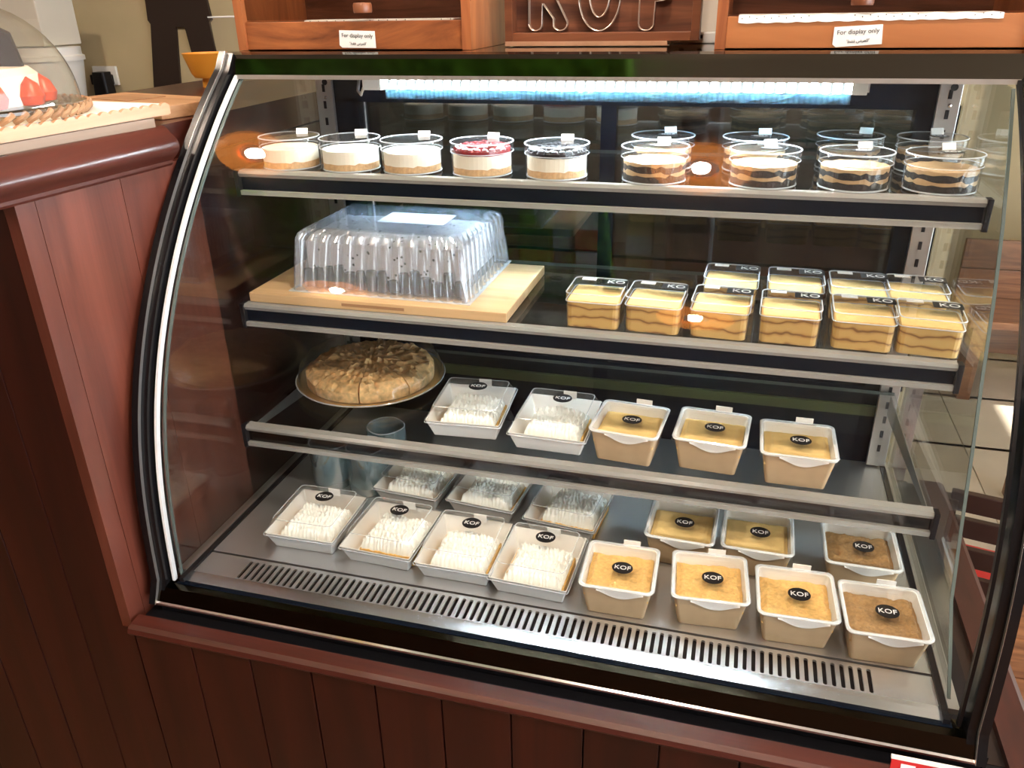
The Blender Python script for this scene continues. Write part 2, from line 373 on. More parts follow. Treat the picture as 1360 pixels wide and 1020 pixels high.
def heightfield(w, d, nx, ny, fn, base=0.0):
    mb = MB(); vs = []
    for j in range(ny+1):
        for i in range(nx+1):
            x = -w/2+w*i/nx; y = -d/2+d*j/ny; vs.append((x, y, fn(x, y)))
    fs = [(j*(nx+1)+i, j*(nx+1)+i+1, (j+1)*(nx+1)+i+1, (j+1)*(nx+1)+i) for j in range(ny) for i in range(nx)]
    mb.add(vs, fs, True)
    ring = [i for i in range(nx+1)] + [(j)*(nx+1)+nx for j in range(1, ny+1)] + [ny*(nx+1)+i for i in range(nx-1, -1, -1)] + [j*(nx+1) for j in range(ny-1, 0, -1)]
    top = [vs[i] for i in ring]; bot = [(x, y, base) for x, y, z in top]
    mb.rings([bot, top], True, False)
    return mb

# ================================================================= ROOM
# floor: pale tiles, laid one by one where they show beyond the case
fl = struct(MB().box(-6, 6, -6, 5.5, -.12, -.012).build('floor', 'tile'))
tl = MB().box(-.297, .297, -.297, .297, -.010, .0).mesh('tile'); tl.materials.append(M['tile'])
for i in range(9):
    for j in range(9):
        link('tile', tl, fl, (0.5+.6*i*.999, .3+.6*j*.95, 0))
struct(MB().box(-6, 3.6, -4.2, -.02, -.0115, .001).build('floor_dark', 'table_wood'))  # unseen dark floor, added to keep pale reflections off the front glass
CEIL = 2.2 + D
struct(MB().box(-6, 6, -4.2, 5.5, CEIL, CEIL+.1).build('ceiling', 'ceiling'))
# the back wall stands behind the serving side only; the seating area runs further back beside it
struct(MB().box(-6, .95, 2.0, 2.12, 0, CEIL).build('wall_back', 'wall'))
struct(MB().box(.95, 6, 4.6, 4.72, 0, CEIL).build('wall_far', 'wall'))
struct(MB().box(.83, .95, 2.12, 4.6, 0, CEIL).build('wall_return', 'wall'))
struct(MB().box(-6.12, -6, -4.2, 2.12, 0, CEIL).build('wall_left', 'wall'))
# wall on the sunny side: a big shop window beside the customers and a smaller one beyond
struct(MB().box(-6, 3.6, -4.3, -4.2, 0, CEIL).build('wall_added', 'wall_red'))  # unseen closed wall, added so the curved glass mirrors something dark
X0, X1 = 3.6, 3.72
wins = ((-3.8, 1.1, .25, 3.0), (1.55, 3.3, D+.15, D+1.55))
wr = MB(); yp = -4.3
for wy0, wy1, wz0, wz1 in wins:
    wr.box(X0, X1, yp, wy0, 0, CEIL); wr.box(X0, X1, wy0, wy1, 0, wz0); wr.box(X0, X1, wy0, wy1, wz1, CEIL); yp = wy1
wr.box(X0, X1, yp, 4.6, 0, CEIL)
struct(wr.build('wall_right', 'wall'))
for k, (wy0, wy1, wz0, wz1) in enumerate(wins):
    wf = MB()
    for a, b_ in ((wy0, wy0+.05), (wy1-.05, wy1), ((wy0+wy1)/2-.02, (wy0+wy1)/2+.02)): wf.box(X0+.02, X1-.02, a, b_, wz0, wz1)
    wf.box(X0+.02, X1-.02, wy0, wy1, wz0, wz0+.05); wf.box(X0+.02, X1-.02, wy0, wy1, wz1-.05, wz1)
    struct(wf.build('window_%d' % (k+1), 'white_plastic'))

# ceiling lamps: warm bulb in a turned orange ring
k = 0
where = {(-1.5, .03): 'over the wooden counter', (.13, .03): 'directly above the display case', (1.75, .03): 'above the planked table',
         (-1.5, -1.42): 'in the outer row before the wooden counter', (.13, -1.42): 'in the outer row before the display case', (1.75, -1.42): 'in the outer row before the planked table'}
for (lx, ly), wh in where.items():
    t = thing('ceiling_lamp', 'warm ceiling lamp with orange ring ' + wh, 'lamp', (lx, ly, CEIL), 0, 'ceiling lamps')
    MB().lathe([(.06, -.04), (.15, -.045), (.16, -.03), (.15, -.02), (.06, -.02)], 32).build('ring', 'orange_ring', t)
    MB().lathe([(.027, -.04), (.03, 0.0)], 20).lathe([(.0001, -.055), (.016, -.052), (.027, -.04)], 20).build('bulb', 'bulb', t)
# hanging moss panel over the customers' side (mirrored in the dark header)
mp_ = thing('moss_panel', 'green artificial moss panel fixed under the ceiling before the counter', 'panel', (-1.27, -.72, CEIL-.1))
MB().box(-1.15, 1.1, -.47, .47, .06, .1).build('backing', 'dark_brown', mp_)
def mossf(x, y): return -.02 - .05*abs(noise.noise((x*14, y*14, 1.0))) - .03*abs(noise.noise((x*40, y*40, 3.0)))
g = heightfield(2.25, .94, 70, 32, lambda x, y: mossf(x, y), .06).build('moss', 'moss', mp_, (-.025, 0, 0)); g['kind'] = 'stuff'

# ================================================================= COUNTER (wood)
ct = thing('wooden_counter', 'dark red panelled wooden counter wrapping round the glass case', 'counter', (0, 0, 0))
# front boards under the case and on the tall section
GY = -.06
for i in range(13):
    x0 = -.675+.113*i
    MB().box(x0+.0012, x0+.1118, GY, GY+.02, 0, D-.06, .0016).build('board', 'mahogany', ct)
MB().prism([(-.675-.1118, 0), (-.6762, 0), (-.6762, D-.071), (-.6957, D-.071), (-.6957, D+.662), (-.675-.1118, D+.662)], GY, GY+.02, 'y').build('board', 'mahogany', ct)
for i in range(1, 4):
    MB().box(-.675-.113*i-.1118, -.675-.113*i-.0012, GY, GY+.02, 0, D+.662, .0016).build('board', 'mahogany', ct)
MB().box(-1.2, .78, GY+.012, GY+.018, 0, D-.06).build('backing', 'dark_brown', ct)
MB().box(-1.13, -.681, GY+.012, 1.1, 0, D+.66).build('counter_body', 'dark_brown', ct)
MB().box(-.66, .69, .0, .74, 0, D-.062).build('plinth_body', 'dark_brown', ct)
MB().box(-.667, .69, -.0455, -.001, D-.084, D-.062).build('sill_recess', 'black', ct)
# side of the tall section facing the case: three upright boards
def side_x(y): return -.675 + (y+.06)*.065
prev = GY
for y1 in (-.028, .13, .30):
    a, b_ = prev+(.0 if prev == GY else .001), y1
    MB().prism([(side_x(a), a), (side_x(b_), b_), (side_x(b_)-.02, b_), (side_x(a)-.02, a)], D-.07, D+.665, 'z').build('side_board', 'mahogany_lit', ct)
    prev = y1
MB().box(-.70, -.662, .30, 1.1, 0, D+.66).build('side_board', 'mahogany', ct)
# worktop with rounded nose along the case side and the front
nose = [(-.02, -.052), (.002, -.052), (.006, -.048), (.006, -.043)] + [(.006+.018*math.sin(PI*i/14)**.9, -.042+.046*i/14) for i in range(1, 14)] + [(.007, .006), (.002, .011), (-.006, .012), (-.02, .012)]
pr = []
for (yy) in (-.098, .245):
    pr.append([(side_x(yy)+dx, yy, D+.712+dz) for dx, dz in nose])
MB().rings(pr, True, True, True).build('worktop_nose', 'mahogany_y', ct)
MB().prism([(-.066-dx, dz) for dx, dz in nose], -1.13, side_x(-.082), 'x', True).build('worktop_nose', 'mahogany_x', ct, (0, 0, D+.712))
MB().prism([(-1.13, -.05), (side_x(-.05)-.019, -.05), (side_x(.245)-.019, .245), (-.668, .26), (-.668, 1.1), (-1.13, 1.1)], D+.662, D+.722, 'z').build('worktop', 'mahogany_y', ct)
# sill under the case, returning along its far end
MB().prism([(-.046, -.050), (-.070, -.051), (-.078, -.055), (-.081, -.062), (-.077, -.069), (-.066, -.072), (-.066, -.080), (-.058, -.084), (-.046, -.084)], -.667, .745, 'x').build('sill', 'mahogany_x', ct, (0, 0, D))
MB().prism([(.690, -.050), (.735, -.051), (.743, -.056), (.745, -.062), (.741, -.069), (.728, -.072), (.728, -.084), (.69, -.084)], -.04, .74, 'y').build('sill', 'mahogany_y', ct, (0, 0, D))
for i in range(6):
    MB().box(.70, .72, -.05+.131*i, .079+.131*i, 0, D-.084, .0016).build('end_board', 'mahogany', ct)

# ================================================================= DISPLAY CASE
case = thing('display_case', 'curved glass refrigerated cake display case in black frame on counter', 'display case', (0, .35, D))
YB = -.35      # parts are written in deck coordinates and shifted by this
def part(mb, name, mats, parent=None): return mb.build(name, mats, parent or case, (0, YB, 0) if parent is None else None)
prof = [(.000, -.004), (.001, .008), (.003, .055), (.007, .106), (.011, .150), (.017, .189), (.027, .240), (.040, .290), (.057, .337), (.077, .381), (.099, .426), (.123, .467), (.157, .521),
        (.195, .573), (.234, .616), (.275, .658), (.317, .698), (.349, .731), (.383, .759), (.418, .785)]
def smooth_curve(c, k=4):
    out = []
    P = [Vector(p) for p in c]
    for i in range(len(P)-1):
        a, b_, c_, d_ = P[max(i-1, 0)], P[i], P[i+1], P[min(i+2, len(P)-1)]
        for q in range(k):
            t = q/k
            v = .5*((2*b_)+(c_-a)*t+(2*a-5*b_+4*c_-d_)*t*t+(3*b_-a-3*c_+d_)*t**3); out.append((v.x, v.y))
    return out+[c[-1]]
def relax(c, n):
    for _ in range(n): c = [c[0]]+[((c[i-1][0]+2*c[i][0]+c[i+1][0])/4, (c[i-1][1]+2*c[i][1]+c[i+1][1])/4) for i in range(1, len(c)-1)]+[c[-1]]
    return c
prof = relax(smooth_curve(prof), 60)
def offset(c, d):
    out = []
    for i, p in enumerate(c):
        a = Vector(c[max(i-1, 0)]); b_ = Vector(c[min(i+1, len(c)-1)]); t = (b_-a).normalized()
        out.append((p[0]-t.y*d, p[1]+t.x*d))
    return out
# steel deck
dk = MB(); dk.box(-.6, .6, .088, .70, -.004, .0)
part(dk, 'deck_plate', 'steel')
gr = MB(); NS = 83; p0 = -.5195; dp_ = 1.039/NS
yA, yB = .028, .084; sy0, sy1, hw = .030, .077, .0031
for i in range(NS):
    xc = p0+dp_*(i+.5); xa, xb = p0+dp_*i, p0+dp_*(i+1)
    inn = []; outn = []
    for q in range(16):
        a = 2*PI*q/16+PI/16
        c_, s1 = math.cos(a), math.sin(a)
        inn.append((xc+hw*c_, (sy1-hw if s1 > 0 else sy0+hw)+hw*s1))
        outn.append((xb if q in (14, 15, 0, 1) else xa if q in (6, 7, 8, 9) else xc+(dp_/2)*c_*1.25, yB if 2 <= q <= 5 else yA if 10 <= q <= 13 else (sy1 if s1 > 0 else sy0)))
    for q in (1, 6): outn[q] = (xb if q == 1 else xa, yB)
    for q in (9, 14): outn[q] = (xa if q == 9 else xb, yA)
    o3 = lift(outn, -.001); i3 = lift(inn, -.001); i4 = lift(inn, -.0045)
    gr.rings([o3, i3, i4], False, False)
for xa, xb in ((-.6, p0), (p0+1.039, .6)): gr.add([(xa, yA, -.001), (xb, yA, -.001), (xb, yB, -.001), (xa, yB, -.001)], [(0, 1, 2, 3)])
part(gr, 'grille', 'steel')
part(MB().box(-.6, .6, .024, .088, -.03, -.014), 'air_channel', 'black')
part(MB().prism([(.028, -.001), (.020, -.0017), (.005, -.0041), (.005, -.012), (.028, -.012)], -.6, .6, 'x'), 'front_lip', 'steel_bright')
part(MB().box(-.612, .612, -.004, .0055, -.014, -.0045), 'gasket', 'navy_black')
for s in (-1, 1):
    x0, x1 = sorted((s*.600, s*.609)); part(MB().box(x0, x1, .0, .69, -.004, .004), 'side_gasket', 'black')
    x0, x1 = sorted((s*.609, s*.624)); part(MB().box(x0, x1, .02, .70, -.004, .006), 'side_channel', 'alu')
# curved front glass and its pale end seals
part(MB().strip(offset(prof, .0), offset(prof, -.006), -.6225, .6225), 'front_glass', 'front_glass')
for s in (-1, 1):
    a, b_ = sorted((s*.6225, s*.6180)); part(MB().strip(offset(prof, .0012), offset(prof, -.0072), a, b_), 'glass_seal', 'seal' if s < 0 else 'black')
# side panes
gl_edge = [(.012, .0)] + [(y+.013, z) for y, z in prof[3:]]
gr_edge = [(.034, .0), (.080, .054), (.127, .105), (.165, .207), (.200, .312), (.238, .415), (.270, .511), (.310, .606), (.360, .695), (.410, .775)]
for s, ed in ((-1, gl_edge), (1, gr_edge)):
    a, b_ = sorted((s*.6115, s*.6150))
    part(MB().prism(ed + [(.70, .785), (.70, .0)], a, b_, 'x'), 'side_glass', 'side_glass')
    i_ = offset(ed, -.002)
    part(MB().strip(offset(ed, .001), i_, a-.0004, b_+.0004), 'glass_edge', 'glass_edge')
# black end frames: two stepped bands following the curve
full = [(-.030, -.036), (-.022, -.02)] + offset(prof, .012)[1:] + [(.431, .822)]
inn_ = [(.010, -.036), (.012, -.02)] + offset(prof, -.024)[1:] + [(.462, .80)]
for s in (-1, 1):
    a, b_ = sorted((s*.640, s*.652)); part(MB().strip(offset(full, .006), inn_, a, b_), 'end_frame', 'black_gloss')
    a, b_ = sorted((s*.6275, s*.6395)); part(MB().strip(full, inn_, a, b_), 'end_frame', 'black_gloss')
    a, b_ = sorted((s*.6395, s*.6399)); part(MB().strip(offset(full, .0062), inn_, a, b_), 'frame_highlight', 'alu')  # thin pale strip standing in for the highlight along the black frame
# header
part(MB().prism([(.4185, .787), (.4305, .8125), (.437, .819), (.452, .822), (.75, .822), (.75, .800), (.47, .795), (.44, .787)], -.655, .655, 'x'), 'header', 'black_mirror')
part(MB().prism([(.4175, .780), (.4185, .787), (.44, .787), (.44, .779)], -.6225, .6225, 'x'), 'header_strip', 'alu')
# plinth band
part(MB().prism([(-.004, -.006), (-.016, -.008), (-.0285, -.030), (-.0285, -.0345), (.02, -.0345), (.02, -.012)], -.652, .652, 'x'), 'plinth_band', 'plinth_black')
part(MB().prism([(-.0285, -.030), (-.032, -.0315), (-.032, -.035), (-.0285, -.035)], -.652, .652, 'x'), 'plinth_lip', 'chrome')
part(MB().box(-.645, .66, -.016, .7, -.06, -.0345), 'plinth_base', 'black')
# back frame with two sliding doors
part(MB().box(-.6, .6, .70, .75, .712, .795), 'back_top_rail', 'navy_black')
part(MB().box(-.6, .6, .70, .75, -.004, .175), 'back_bottom_rail', 'navy_black')
part(MB().box(-.6, .6, .692, .70, .112, .134), 'back_ledge', 'ledge')
for x0, x1 in ((-.615, -.525), (.545, .615)): part(MB().box(x0, x1, .70, .75, .17, .72), 'back_post', 'navy_black')
part(MB().box(-.014, .016, .705, .745, .17, .72), 'back_mullion', 'navy_black')
for x0, x1, yy in ((-.525, -.010, .728), (.012, .548, .715)):
    d_ = part(MB().box(x0, x1, yy, yy+.005, .17, .715), 'sliding_door', 'door_glass')
    MB().box(x0-.0015, x0+.003, yy-.001, yy+.006, .172, .713).build('door_edge', 'seal', d_)
# perforated standards
for s in (-1, 1):
    st = part(MB().box(s*.59-.018, s*.59+.018, .680, .690, .005, .785, .001), 'standard', 'alu')
    for q in range(22):
        MB().box(s*.59-.003, s*.59+.003, .6785, .681, .04+.033*q, .055+.033*q).build('standard_slot', 'black', st)
    MB().lathe([(.0001, 0), (.006, 0), (.006, .0008)], 14).build('standard_hole', 'black', st, (s*.59+.004, .6795, .752), (PI/2, 0, 0))
    MB().lathe([(.0001, .003), (.003, .002), (.004, 0)], 12).build('screw', 'chrome', st, (s*.59+.002, .680, .722), (PI/2, 0, 0))
# shelves with price rails
for zs, ys, smoke in ((.634, .346, False), (.402, .298, False), (.179, .2405, True)):
    sh = part(MB().box(-.597, .597, ys+.006, .672, zs-.007, zs-.0005), 'shelf', 'shelf_glass')
    MB().box(-.597, .597, .6721, .6735, zs-.007, zs-.0005).build('shelf_edge', 'glass_edge', sh)
    RH = .0415
    MB().prism([(ys-.001, zs-.010), (ys-.004, zs-.004), (ys, zs+.001), (ys+.016, zs+.001), (ys+.016, zs-.010)], -.597, .597, 'x').build('rail_top', 'rail_clear', sh)
    MB().prism([(ys-.004, zs-RH), (ys-.004, zs-RH+.008), (ys+.004, zs-RH+.008), (ys+.004, zs-RH)], -.597, .597, 'x').build('rail_bottom', 'rail_clear', sh)
    MB().box(-.597, .597, ys+.0045, ys+.0065, zs-RH+.002, zs-.004).build('rail_backing', 'rail_smoke' if smoke else 'navy_black', sh)
    for s in (-1, 1):
        a, b_ = sorted((s*.596, s*.604)); MB().box(a, b_, ys-.006, ys+.012, zs-RH-.003, zs+.002, .001).build('rail_cap', 'black', sh)
        MB().prism([(ys+.012, zs-.008), (.672, zs-.008), (.672, zs-.05), (.64, zs-.05), (ys+.012, zs-.018)], s*.592-.001, s*.592+.001, 'x').build('bracket', 'alu', sh)
# LED tube under the header
lt = part(MB().tube([(-.36, .465, .769), (.408, .465, .769)], .0072, 12), 'led_tube', 'led')
MB().box(-.395, -.36, .455, .476, .760, .778, .001).build('tube_end', 'white_plastic', lt)
MB().box(.408, .43, .455, .476, .760, .778, .001).build('tube_end', 'yellow_box', lt)
MB().box(-.40, .435, .474, .486, .762, .784).build('tube_holder', 'alu', lt)
MB().tube([(-.395, .466, .768), (-.41, .48, .752), (-.43, .52, .745), (-.455, .56, .748), (-.47, .60, .765), (-.465, .64, .775)], .0028, 6).build('tube_cable', 'white_plastic', lt)

rb = MB()  # row of bluish ribs standing in for the tube's reflection below it
for q in range(93): xq = -.356+.00825*q; rb.prism([(xq, .746), (xq+.0022, .7445), (xq+.0044, .746), (xq+.0044, .759), (xq, .759)], .469, .4735, 'y')
rb.box(-.36, .41, .4735, .475, .744, .760)
rb.build('tube_reflection', 'reflection_blue', lt)
# ================================================================= PRODUCTS
def sticker(parent, loc, rx=.0170, ry=.0150, word='KOF', size=.0140):
    st = MB(); ring = [(rx*math.cos(2*PI*i/24), ry*math.sin(2*PI*i/24)) for i in range(24)]
    st.rings([lift(ring, 0), lift(ring, .0006)])
    so = st.build('sticker', 'sticker', parent, loc)
    text(word, size, 'white_ink', so, (0, -.0005, .0008))
    return so
# ---- kraft tub of crumb cake
def kraft_tub(crumb, rough_amp, seed):
    t = thing('cake_tub', 'x', 'cake tub')
    H = .058; wt, wb = .112, .092; dt, db = .114, .094
    mb = MB(); mb.rings([lift(rrect(wb, db, .006), .0), lift(rrect(wt, dt, .008), H)], True, False)
    mb.build('tub', 'kraft', t)
    mb = MB(); mb.rings([lift(rrect(wb-.003, db-.003, .006), .001), lift(rrect(wt-.002, dt-.002, .008), H)], False, False)
    mb.rings([lift(rrect(wt-.004, dt-.004, .008), H), lift(rrect(wt-.003, dt-.003, .008), H+.0015), lift(rrect(wt+.006, dt+.006, .010), H+.001), lift(rrect(wt+.005, dt+.005, .010), H-.001)], False, False)
    mb.build('liner', 'paper', t)
    rnd = random.Random(seed)
    ox, oy = rnd.random()*9, rnd.random()*9
    def f(x, y):
        e = max(abs(x)/.051, abs(y)/.052)
        h = .0465 + rough_amp*noise.noise((x*60+ox, y*60+oy, 0)) + rough_amp*.6*noise.noise((x*180+ox, y*180, 2)) - .004*max(0, e-.85)/.15
        return h
    heightfield(.1025, .1045, 26, 26, f, .037).build('crumb_cake', crumb, t)
    # paper flap folded over the front of the rim
    fp = MB(); top = []; bot = []
    for i in range(15):
        u = i/14; x = -.030+.074*u; dip = .013*math.sin(PI*u)**1.3+.0015
        top.append((x, -dt/2-.0035, H+.001)); bot.append((x, -dt/2-.0052+.003*math.sin(PI*u), H-dip))
    fp.add(top+bot, [(i, i+1, 16+i, 15+i) for i in range(14)])
    fp.add([(x, y+.0006, z) for x, y, z in top+bot], [(i, 15+i, 16+i, i+1) for i in range(14)])
    fp.build('front_flap', 'paper', t)
    # clear lid: skirt, rim, and a slightly domed top with a raised square
    ld = MB()
    ld.rings([lift(rrect(wt+.009, dt+.009, .011), H-.008), lift(rrect(wt+.0085, dt+.0085, .011), H+.003)], False, False)
    ld.rings([lift(rrect(wt-.002, dt-.002, .009), H+.0035), lift(rrect(wt-.006, dt-.006, .009), H+.0015), lift(rrect(wt-.03, dt-.03, .006), H+.0015), lift(rrect(wt-.033, dt-.033, .006), H+.003)], False, True)
    lo = ld.build('lid', 'clear', t)
    rm = MB(); rm.rings([lift(rrect(wt+.0085, dt+.0085, .011), H+.003), lift(rrect(wt+.004, dt+.004, .011), H+.0045), lift(rrect(wt-.002, dt-.002, .009), H+.0035)], False, False)
    rm.build('lid_rim', 'clear_rim', lo)
    MB().box(-.014, .014, dt/2-.001, dt/2+.0005, H+.002, H+.013).build('paper_tab', 'paper', t, (.012, .003, 0))
    sticker(t, (.004, -.004, H+.0036))
    return t
ky = kraft_tub('crumb_yellow', .0012, 1); ko = kraft_tub('crumb_orange', .0048, 2); kb = kraft_tub('crumb_brown', .0042, 3)
tubs = [  # x, y, z, rot, proto, label
 (.117, .322, .179, -5, ky, 'kraft tub of smooth yellow cake beside the whipped cream box on the lowest shelf'),
 (.256, .327, .179, -4, ky, 'middle of three kraft tubs of yellow cake on the lowest glass shelf'),
 (.393, .315, .179, 0, ky, 'kraft tub of yellow cake at the empty end of the lowest glass shelf'),
 (.221, .298, 0, -2, ky, 'kraft tub of yellow cake in back deck row, beside the cream box'),
 (.349, .300, 0, -1, ky, 'kraft tub of yellow cake in back deck row, behind cracked orange tub'),
 (.515, .300, 0, 0, kb, 'kraft tub of brown crumb cake standing alone in back deck row'),
 (.134, .145, 0, 1, ko, 'kraft tub of orange crumb cake in front deck row, next to whipped cream box'),
 (.276, .155, 0, 4, ko, 'kraft tub of pale orange crumb cake, second kraft tub in front deck row'),
 (.407, .148, 0, 2, ko, 'kraft tub of cracked orange crumb cake, third kraft tub in front deck row'),
 (.532, .140, 0, 2, kb, 'kraft tub of brown crumb cake in front deck row by the side glass')]
used = set()
for x, y, z, r, pr_, lb in tubs:
    o = pr_ if pr_ not in used else copy_tree(pr_)
    used.add(pr_); o.location = (x, y, D+z+.0008); o.rotation_euler = (0, 0, math.radians(r))
    tag(o, lb, 'cake tub', 'kraft tubs of crumb cake')

# ---- white tray of whipped cream tart
def cream_box(seed, with_sticker=True, cx=.004, cy=-.012, open_=False):
    t = thing('cream_box', 'x', 'cake box')
    H = .036; wt, dt, wb, db = .134, .150, .114, .122
    mb = MB(); mb.rings([lift(rrect(wb, db, .002, 1), 0), lift(rrect(wt, dt, .002, 1), H)], True, False)
    mb.rings([lift(rrect(wt, dt, .002, 1), H), lift(rrect(wt-.0025, dt-.0025, .002, 1), H), lift(rrect(wb-.002, db-.002, .002, 1), .0015)], False, True)
    mb.build('tray', 'paper', t)
    rnd = random.Random(seed); ox, oy = rnd.random()*20, rnd.random()*20
    cw, cdp = .098, .094
    def f(x, y):
        e = max(abs(x)/(cw/2), abs(y)/(cdp/2)); fall = max(0, (e-.72)/.28)
        row = (y+.5*cdp)/cdp*5.5; ru = x/cw*13+.5*(int(row) % 2)
        ruff = .006*abs(math.sin(PI*row))**.7 + .0042*abs(math.sin(PI*ru+2.2*noise.noise((x*60+ox, y*60+oy, 1))))
        return .0335 + .006*noise.noise((x*28+ox, y*28+oy, 9)) + ruff + .0045*noise.noise((x*260+ox, y*260+oy, 3)) - .017*fall**1.6
    heightfield(cw, cdp, 60, 60, f, .006).build('whipped_cream', 'cream', t, (cx, cy, 0))
    heightfield(cw+.006, cdp+.004, 24, 24, lambda x, y: .018+.004*noise.noise((x*130+ox, y*130, 4)), .0016).build('pastry_base', 'pastry', t, (cx, cy, 0))
    ld = MB(); zt = .058
    ld.rings([lift(rrect(wt+.004, dt+.004, .004, 2), H-.006), lift(rrect(wt+.004, dt+.004, .004, 2), H+.001), lift(rrect(wt-.004, dt-.004, .006, 2), H+.001), lift(rrect(wt-.016, dt-.030, .008, 2), zt-.002), lift(rrect(wt-.019, dt-.033, .008, 2), zt)], False, True)
    lo = ld.build('lid', 'clear', t)
    rm = MB(); ring = rrect(wt+.004, dt+.004, .004, 2); rm.tube(lift(ring, H-.003), .0009, 5, True); rm.tube(lift(rrect(wt-.018, dt-.032, .008, 2), zt-.001), .0006, 5, True)
    rm.build('lid_rim', 'clear_rim', lo)
    MB().box(-.012, .012, dt/2-.030, dt/2-.0292, zt-.012, zt+.003).build('paper_tab', 'paper', t, (.012, .008, 0))
    if with_sticker: sticker(t, (.004, .028, zt+.0004), .0172, .0158, 'KOF', .0138)
    return t
c1 = cream_box(11); c2 = cream_box(12); c3 = cream_box(13, False); c4 = cream_box(14, cx=.010, cy=.0)
boxes = [
 (-.183, .360, .179, 4, c1, 'white box of whipped cream tart on the lowest shelf, beside the domed pie'),
 (-.019, .347, .179, -1, c2, 'white box of whipped cream tart on the lowest shelf, beside the kraft tubs'),
 (-.440, .190, 0, 1, c1, 'white box of whipped cream tart in front deck row, next to the tumblers'),
 (-.286, .183, 0, -2, c4, 'white box of whipped cream tart in front deck row, second from the tumblers'),
 (-.144, .176, 0, 0, c2, 'white box of whipped cream tart in front deck row, third from the tumblers'),
 (-.008, .168, 0, -2, c1, 'white box of whipped cream tart in front deck row, next to the kraft tubs'),
 (-.305, .372, 0, -4, c3, 'white cream box without sticker in back deck row, beside the tumblers'),
 (-.150, .368, 0, -5, c3, 'white cream box without sticker in back deck row, between two cream boxes'),
 (.010, .343, 0, -6, c4, 'white box of whipped cream tart in back deck row, next to kraft tubs')]
used = set()
for x, y, z, r, pr_, lb in boxes:
    o = pr_ if pr_ not in used else copy_tree(pr_)
    used.add(pr_); o.location = (x, y, D+z+.0008); o.rotation_euler = (0, 0, math.radians(r))
    o.scale = (1.02, 1.07, 1.0) if z > .1 else (1, 1, 1)
    tag(o, lb, 'cake box', 'white boxes of whipped cream tart')

# ---- clear square box of layered biscuit pudding
def pudding_box(side=.091, H=.0615):
    t = thing('pudding_box', 'x', 'pudding box')
    q = MB(); q.rings([lift(rrect(side-.006, side-.006, .009, 3), .0025), lift(rrect(side-.0045, side-.0045, .009, 3), .046)], True, True)
    q.build('pudding', 'pudding', t)
    heightfield(side-.010, side-.010, 16, 16, lambda x, y: .0475+.0012*noise.noise((x*70, y*70, 1)), .0455).build('topping', 'crumb_yellow', t)
    MB().rings([lift(rrect(side-.003, side-.003, .010, 3), 0), lift(rrect(side-.0012, side-.0012, .010, 3), .047)], True, False).build('box', 'clear', t)
    lo = MB().rings([lift(rrect(side, side, .010, 3), .046), lift(rrect(side, side, .010, 3), H-.002), lift(rrect(side-.003, side-.003, .009, 3), H)], False, True).build('lid', 'clear', t)
    rm = MB(); rm.tube(lift(rrect(side, side, .010, 3), .0465), .0009, 5, True); rm.tube(lift(rrect(side-.001, side-.001, .010, 3), H-.001), .0011, 5, True)
    rm.build('lid_rim', 'clear_rim', lo)
    st = MB().box(0, .042, 0, .026, 0, .0006).box(.0405, .0412, 0, .026, -.010, .0006).build('label', 'sticker', t, (.0046, .010, H+.0003))
    text('KO', .021, 'white_ink', st, (.023, .0125, .0009)); text('F', .010, 'white_ink', st, (.0415, .014, -.006), (PI/2, 0, PI/2))
    MB().box(-.012, .012, -.006, .006, 0, .0006).build('paper_tab', 'paper_grey', t, (-.020, .032, H+.0003))
    return t
pb = pudding_box(); first = True
prow = [('front', [(.0475, -1, 'next to the wooden cake board'), (.1465, -3, 'second from the wooden cake board'), (.251, -3, 'third from the wooden cake board'), (.3565, -2, 'fourth from the wooden cake board'), (.4635, -2, 'second from the side glass'), (.5575, -4, 'against the side glass')], .356),
        ('back', [(.262, -2, 'nearest the wooden cake board'), (.368, -1, 'second from the wooden cake board'), (.468, -1, 'second from the side glass'), (.558, -2, 'against the side glass')], .484)]
for row, xs, y in prow:
    for x, r, wh in xs:
        o = pb if first else copy_tree(pb); first = False
        o.location = (x, y, D+.4035); o.rotation_euler = (0, 0, math.radians(r))
        tag(o, 'clear box of layered biscuit pudding in %s row, %s' % (row, wh), 'pudding box', 'clear boxes of layered pudding')

